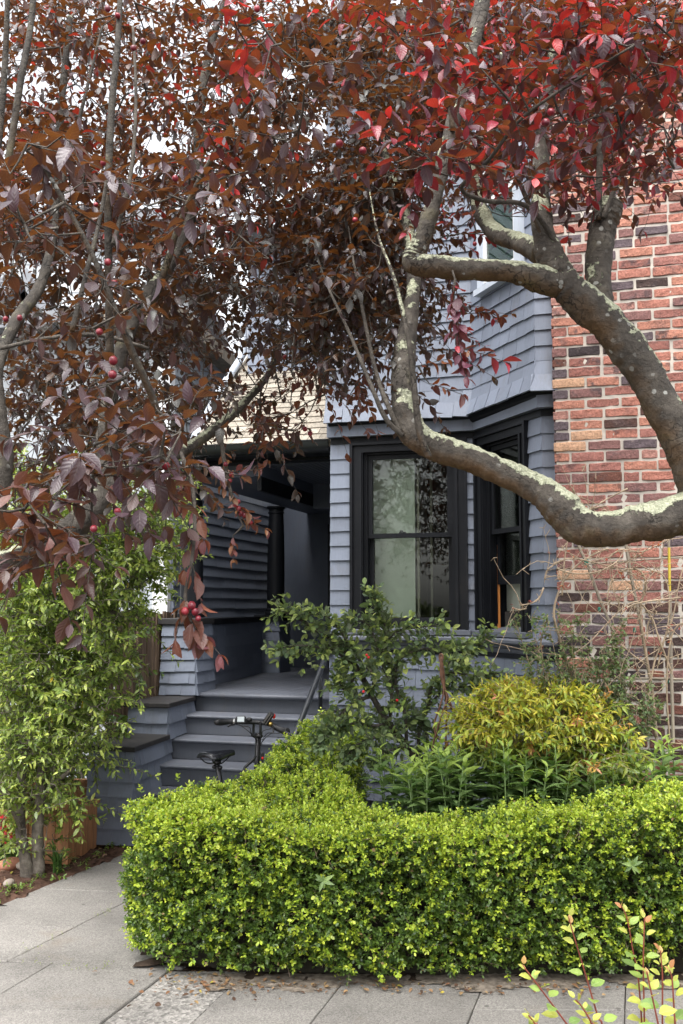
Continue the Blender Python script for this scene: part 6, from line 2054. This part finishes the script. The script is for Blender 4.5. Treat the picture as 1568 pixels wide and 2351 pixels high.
for x, y, r, m, lab in [(25, 1992, .10, 'brickedge', 'flat reddish edging stone in the mulch below the pansies'), (52, 1996, .06, 'stone', 'pale grey stone lying beside the reddish edging stone'), (20, 2035, .05, 'stone', 'small pale stone in the mulch left of the grey stems')]:
    g = at(x, y, 6.4); 
    k_ = EYE / (EYE - g.z); g = Vector((g.x * k_, g.y * k_, 0))
    b = MB(); b.ball((0, 0, .02), r, 9, (1.0, .6, .45))
    s_ = b.build('garden_stone', M[m], None, smooth=True); s_.location = (g.x, g.y, .0); s_.rotation_euler = (0, 0, random.uniform(0, 3))
    tag(s_, lab, 'stone', 'stones edging the flower bed')
# young plants pushing through the hedge face
for x, y, lab in [(742, 2022, 'small pale green seedling growing out of the hedge face'), (1450, 1985, 'lance-leaved seedling poking from the hedge below its top')]:
    g = at(x, y, 4.47)
    w_ = thing('seedling', g, lab, 'plant')
    for k in range(8):
        a = k * .8 + random.uniform(-.2, .2)
        dv = Vector((math.cos(a), -.5 + random.uniform(-.6, .4), math.sin(a) + random.uniform(-.2, .5)))
        X, Y, Z = axes(np.array([dv]), np.array([[0, -1, .4]]))
        s_ = .05 * random.uniform(.6, 1.1)
        x_, y_, z_ = X[0] * s_ * 1.2, Y[0] * s_, Z[0] * s_
        inst('leaf', lm[random.choice([0, 2])], Matrix(((x_[0], y_[0], z_[0], 0), (x_[1], y_[1], z_[1], -.01), (x_[2], y_[2], z_[2], 0), (0, 0, 0, 1))), w_)
    MB().tube([(0, .12, -.1), (0, .03, -.03), (0, -.01, 0)], .003, 5).build('stem', M['greenstem'], w_)

# ================================================================== RUSTY WIRE SUPPORT
org_p = at(1020, 1780, 5.95); org_p.z = 0
ws = thing('wire_plant_support', org_p, 'rusty twisted wire plant support hanging together at its top before the bay', 'plant support')
wl_ = lambda pts: [at(*cd(x, y, d)) - org_p for x, y, d in pts]
base_z = 0
for k, pts in enumerate([[(697, 295, 5.95), (700, 370, 5.95), (708, 450, 5.93), (690, 520, 5.92), (668, 590, 5.92), (680, 650, 5.92), (730, 690, 5.92), (740, 850, 5.92)],
                         [(699, 300, 5.95), (710, 380, 5.96), (715, 460, 5.97), (745, 530, 5.97), (775, 590, 5.97), (760, 650, 5.97), (715, 690, 5.97), (700, 850, 5.97)],
                         [(696, 300, 5.95), (696, 380, 5.94), (716, 470, 5.95), (720, 560, 5.98), (718, 670, 6.0), (718, 850, 6.0)],
                         [(698, 300, 5.95), (704, 400, 5.94), (722, 480, 5.93), (700, 550, 5.9), (680, 620, 5.9), (662, 690, 5.9), (655, 850, 5.9)],
                         [(700, 300, 5.95), (706, 400, 5.97), (738, 500, 5.95), (780, 590, 5.95), (792, 640, 5.95), (785, 690, 5.95), (780, 850, 5.95)]]):
    p, r_ = smooth_path([(q_, .0055) for q_ in wl_(pts)], 6)
    MB().tube(p, r_, 7).build('wire', M['rust'], ws, smooth=True)
p, r_ = smooth_path([(q_, .006) for q_ in wl_([(692, 318, 5.95), (690, 296, 5.95), (697, 285, 5.95), (705, 296, 5.95), (702, 318, 5.95)])], 5)
MB().tube(p, r_, 7).build('hook', M['rust'], ws, smooth=True)

# ================================================================== FOLDING BICYCLE
bd = lambda x, y, d: at(352.6 + x * .26236, 1557.5 + y * .26236, d)
S0 = bd(560, 660, 6.2); H0 = bd(915, 470, 6.5)
org_bk = Vector((S0.x + .1, S0.y + .12, 0))
bk = thing('folding_bicycle', org_bk, 'black folding bicycle parked between the hedge and the porch steps', 'bicycle')
hd = Vector((H0.x - S0.x, H0.y - S0.y, 0)).normalized()
sdv = Vector((hd.y, -hd.x, 0))
g_ = lambda p: Vector(p) - org_bk
# saddle: wide rounded back, narrow nose pointing to the bars
sec = [(-.12, .062, .010), (-.105, .085, .022), (-.06, .092, .026), (0, .070, .022), (.06, .042, .018), (.12, .026, .016), (.15, .018, .010)]
vs, fs = [], []
for (l, wd, hh) in sec:
    for k in range(10):
        a = 6.283 * k / 10
        c, s = math.cos(a), math.sin(a)
        groove = -.012 * math.exp(-(c / .28) ** 2) if s > 0 else 0
        vs.append(g_(S0 + hd * l + sdv * wd * c + Vector((0, 0, .004 + (hh * s if s > 0 else hh * .9 * s) + groove + .10 * max(0, -l - .06) ** 1 - (.03 * (abs(c) ** 3) if s <= 0.4 else .008 * abs(c))))))
for i in range(len(sec) - 1):
    for k in range(10):
        k2 = (k + 1) % 10
        fs.append((i * 10 + k, i * 10 + k2, (i + 1) * 10 + k2, (i + 1) * 10 + k))
fs += [tuple(range(9, -1, -1)), tuple(range((len(sec) - 1) * 10, len(sec) * 10))]
b = MB(); b.add(vs, fs); so = b.build('saddle', M['satin'], bk, smooth=True)
sb_ = so.modifiers.new('round', 'SUBSURF'); sb_.levels = 1; sb_.render_levels = 2
for s in (-1, 1):
    p, r_ = smooth_path([(g_(S0 + hd * -.10 + sdv * s * .05 + Vector((0, 0, -.015))), .004), (g_(S0 + hd * -.06 + sdv * s * .035 + Vector((0, 0, -.05))), .004), (g_(S0 + hd * .02 + sdv * s * .022 + Vector((0, 0, -.055))), .004), (g_(S0 + hd * .12 + sdv * s * .01 + Vector((0, 0, -.012))), .004)], 5)
    MB().tube(p, r_, 6).build('saddle_rail', M['alloy'], bk, smooth=True)
sp0 = S0 + Vector((0, 0, -.05)); sp1 = S0 + hd * .10 + Vector((0, 0, -.45))
b = MB(); b.tube([g_(sp0 + Vector((0, 0, -.02))), g_(sp1)], .0155, 10); b.build('seat_post', M['alloy'], bk, smooth=True)
b = MB(); b.ball(tuple(g_(sp0)), .024, 8, (1, 1, .8)); b.ball(tuple(g_(sp0 + Vector((.02, -.02, -.03)))), .014, 8); b.ball(tuple(g_(sp0 + Vector((-.02, .01, -.03)))), .014, 8); b.build('seat_clamp', M['alloy'], bk, smooth=True)
# handlebar post and bar
hp = H0 + Vector((0, 0, .06))
foot = H0 + hd * -.02 + Vector((0, 0, -.50)); foot.z = .36
b = MB(); b.tube([g_(H0 + Vector((0, 0, -.005))), g_(foot)], .0185, 12); b.build('handlebar_post', M['alloy'], bk, smooth=True)
lg = bd(548, 372, 6.42); rg = bd(1175, 462, 6.40)
mid = bd(905, 385, 6.49)
ring = []
for k in (-1, 1):
    p = [(g_(mid + sdv * .026 * k + Vector((0, 0, .008))), .0085), (g_(mid + sdv * .030 * k + Vector((0, 0, -.04))), .0085), (g_(mid + sdv * .026 * k + Vector((0, 0, -.085))), .0085), (g_(H0 + Vector((0, 0, -.02))), .009)]
    a_, r_ = smooth_path(p, 5); MB().tube(a_, r_, 8).build('stem_clamp', M['alloy'], bk, smooth=True)
b = MB(); b.tube([g_(mid + sdv * -.04 + Vector((0, 0, -.084))), g_(mid + sdv * .04 + Vector((0, 0, -.084)))], .012, 8); b.build('stem_clamp', M['alloy'], bk, smooth=True)
p, r_ = smooth_path([(g_(bd(690, 382, 6.45)), .0125), (g_(bd(790, 385, 6.47)), .0125), (g_(mid), .0135), (g_(bd(1000, 400, 6.47)), .0125), (g_(bd(1060, 425, 6.44)), .0125)], 6)
MB().tube(p, r_, 10).build('handlebar', M['alloy'], bk, smooth=True)
p, r_ = smooth_path([(g_(bd(548, 370, 6.40)), .014), (g_(bd(556, 380, 6.40)), .0235), (g_(bd(600, 385, 6.42)), .020), (g_(bd(650, 380, 6.44)), .0165), (g_(bd(695, 380, 6.45)), .0165)], 4)
MB().tube(p, r_, 12).build('grip', M['rubber'], bk, smooth=True)
p, r_ = smooth_path([(g_(bd(1045, 415, 6.44)), .0165), (g_(bd(1090, 440, 6.42)), .018), (g_(bd(1140, 460, 6.40)), .022), (g_(bd(1170, 462, 6.38)), .022), (g_(bd(1176, 462, 6.375)), .015)], 4)
MB().tube(p, r_, 12).build('grip', M['rubber'], bk, smooth=True)
for pts in ([(720, 385, 6.43), (700, 405, 6.40), (670, 408, 6.38), (648, 424, 6.37)], [(1040, 420, 6.42), (1050, 455, 6.38), (1040, 480, 6.36)], [(1150, 470, 6.36), (1180, 480, 6.35), (1200, 497, 6.34)]):
    p, r_ = smooth_path([(g_(bd(*q_)), .006) for q_ in pts], 4); MB().tube(p, r_, 6).build('brake_lever', M['alloy'], bk, smooth=True)
b = MB(); c_ = g_(bd(705, 378, 6.44)); b.ball(tuple(c_), .014, 8, (.8, 1, 1.3)); b.build('lever_clamp', M['silver'], bk, smooth=True)
F_ = Matrix.Translation(g_(bd(764, 366, 6.43))) @ Matrix.Rotation(-.25, 4, 'X')
b = MB(F_); b.cham(-.031, .031, -.01, .01, -.024, .026, .006); ds_ = b.build('display', M['rubber'], bk)
b = MB(F_); b.box(-.022, .022, -.0125, -.0101, -.012, .021); b.build('screen', M['screen'], ds_)
F_ = Matrix.Translation(g_(bd(1008, 345, 6.44))) @ Matrix.Rotation(.6, 4, 'Y') @ Matrix.Rotation(.5, 4, 'X')
b = MB(F_); b.cham(-.02, .02, -.012, .012, -.05, .045, .005); ph_ = b.build('phone_mount', M['rubber'], bk)
b = MB(F_); b.box(-.016, -.005, -.0145, -.0121, -.045, .04); b.box(.004, .010, -.0145, -.0121, -.045, .04); b.build('bracket', M['silver'], ph_)
b = MB(); b.ball(tuple(g_(bd(1054, 332, 6.43))), .014, 10, (.7, .8, 1.2)); b.build('rear_light', M['red'], bk, smooth=True)
b = MB(); b.ball(tuple(g_(bd(1024, 400, 6.44))), .016, 10, (1, 1, 1.1)); b.build('bell', M['brass'], bk, smooth=True)
b = MB(); b.ball(tuple(g_(bd(835, 362, 6.45))), .016, 8, (1.3, 1, 1)); b.build('switch', M['rubber'], bk, smooth=True)
for pts in ([(740, 395, 6.42), (800, 440, 6.38), (850, 480, 6.38), (890, 525, 6.42), (905, 560, 6.46)], [(720, 400, 6.42), (790, 420, 6.36), (840, 430, 6.38), (855, 480, 6.40), (880, 520, 6.44)], [(1045, 470, 6.40), (990, 510, 6.36), (950, 555, 6.40), (935, 590, 6.44)], [(1030, 440, 6.40), (960, 460, 6.38), (940, 520, 6.42), (935, 580, 6.45)], [(1150, 470, 6.38), (1080, 480, 6.34), (1000, 480, 6.36), (950, 540, 6.42)]):
    p, r_ = smooth_path([(g_(bd(*q_)), .0028) for q_ in pts], 6); MB().tube(p, r_, 5).build('cable', M['rubber'], bk, smooth=True)
b = MB(); c_ = g_(bd(950, 690, 6.42)); b.cham(c_.x - .010, c_.x + .010, c_.y - .008, c_.y + .008, c_.z - .03, c_.z + .03, .004); fl_ = b.build('front_lamp', M['rubber'], bk)
b = MB(); b.ball((c_.x + .003, c_.y - .010, c_.z - .005), .008, 8); b.build('reflector', M['red'], fl_)
# frame and wheels, mostly behind the hedge
rw = S0 + hd * -.22; rw.z = .25
fw = foot + hd * .16; fw.z = .25
bb_ = (S0 + hd * .12); bb_.z = .28
p, r_ = smooth_path([(g_(foot + Vector((0, 0, .02))), .022), (g_(bd(860, 720, 6.40)), .012), (g_(bd(800, 780, 6.36)), .012), (g_(bb_ + Vector((0, 0, .1))), .02), (g_(bb_), .02)], 6)
MB().tube([g_(bd(893, 680, 6.44)), g_(bd(870, 715, 6.42)), g_(bd(835, 745, 6.38)), g_(bd(800, 778, 6.36)), g_(bb_ + Vector((0, 0, .12)))], .010, 8).build('cable', M['rubber'], bk, smooth=True)
b = MB(); b.tube([g_(foot), g_(bb_ + hd * .2 + Vector((0, 0, .06))), g_(bb_)], .024, 10); b.tube([g_(sp1 + Vector((0, 0, .1))), g_(bb_)], .02, 10)
b.build('frame', M['alloy'], bk, smooth=True)
for s in (-1, 1):
    b = MB(); b.tube([g_(bb_ + sdv * .02 * s), g_(rw + sdv * .05 * s)], .011, 8); b.build('chain_stay', M['alloy'], bk, smooth=True)
    b = MB(); b.tube([g_(foot + sdv * .02 * s), g_(fw + sdv * .045 * s)], .012, 8); b.build('fork_blade', M['alloy'], bk, smooth=True)
for wc in (rw, fw):
    ring = lambda R, r, seg: None
    vs, fs = [], []
    for i in range(32):
        a = 6.283 * i / 32
        for k in range(8):
            c = 6.283 * k / 8
            R_ = .228 + .022 * math.cos(c)
            vs.append(g_(wc + hd * R_ * math.cos(a) + Vector((0, 0, R_ * math.sin(a))) + sdv * .022 * math.sin(c)))
    for i in range(32):
        for k in range(8):
            fs.append((i * 8 + k, ((i + 1) % 32) * 8 + k, ((i + 1) % 32) * 8 + (k + 1) % 8, i * 8 + (k + 1) % 8))
    b = MB(); b.add(vs, fs); wo = b.build('wheel', M['rubber'], bk, smooth=True)
    b = MB()
    for i in range(16):
        a = 6.283 * i / 16
        b.tube([g_(wc), g_(wc + hd * .21 * math.cos(a) + Vector((0, 0, .21 * math.sin(a))))], .0012, 4)
    b.build('spoke', M['silver'], wo)
    b = MB(); b.tube([g_(wc + sdv * -.045), g_(wc + sdv * .045)], .02, 10); b.build('hub', M['alloy'], wo, smooth=True)
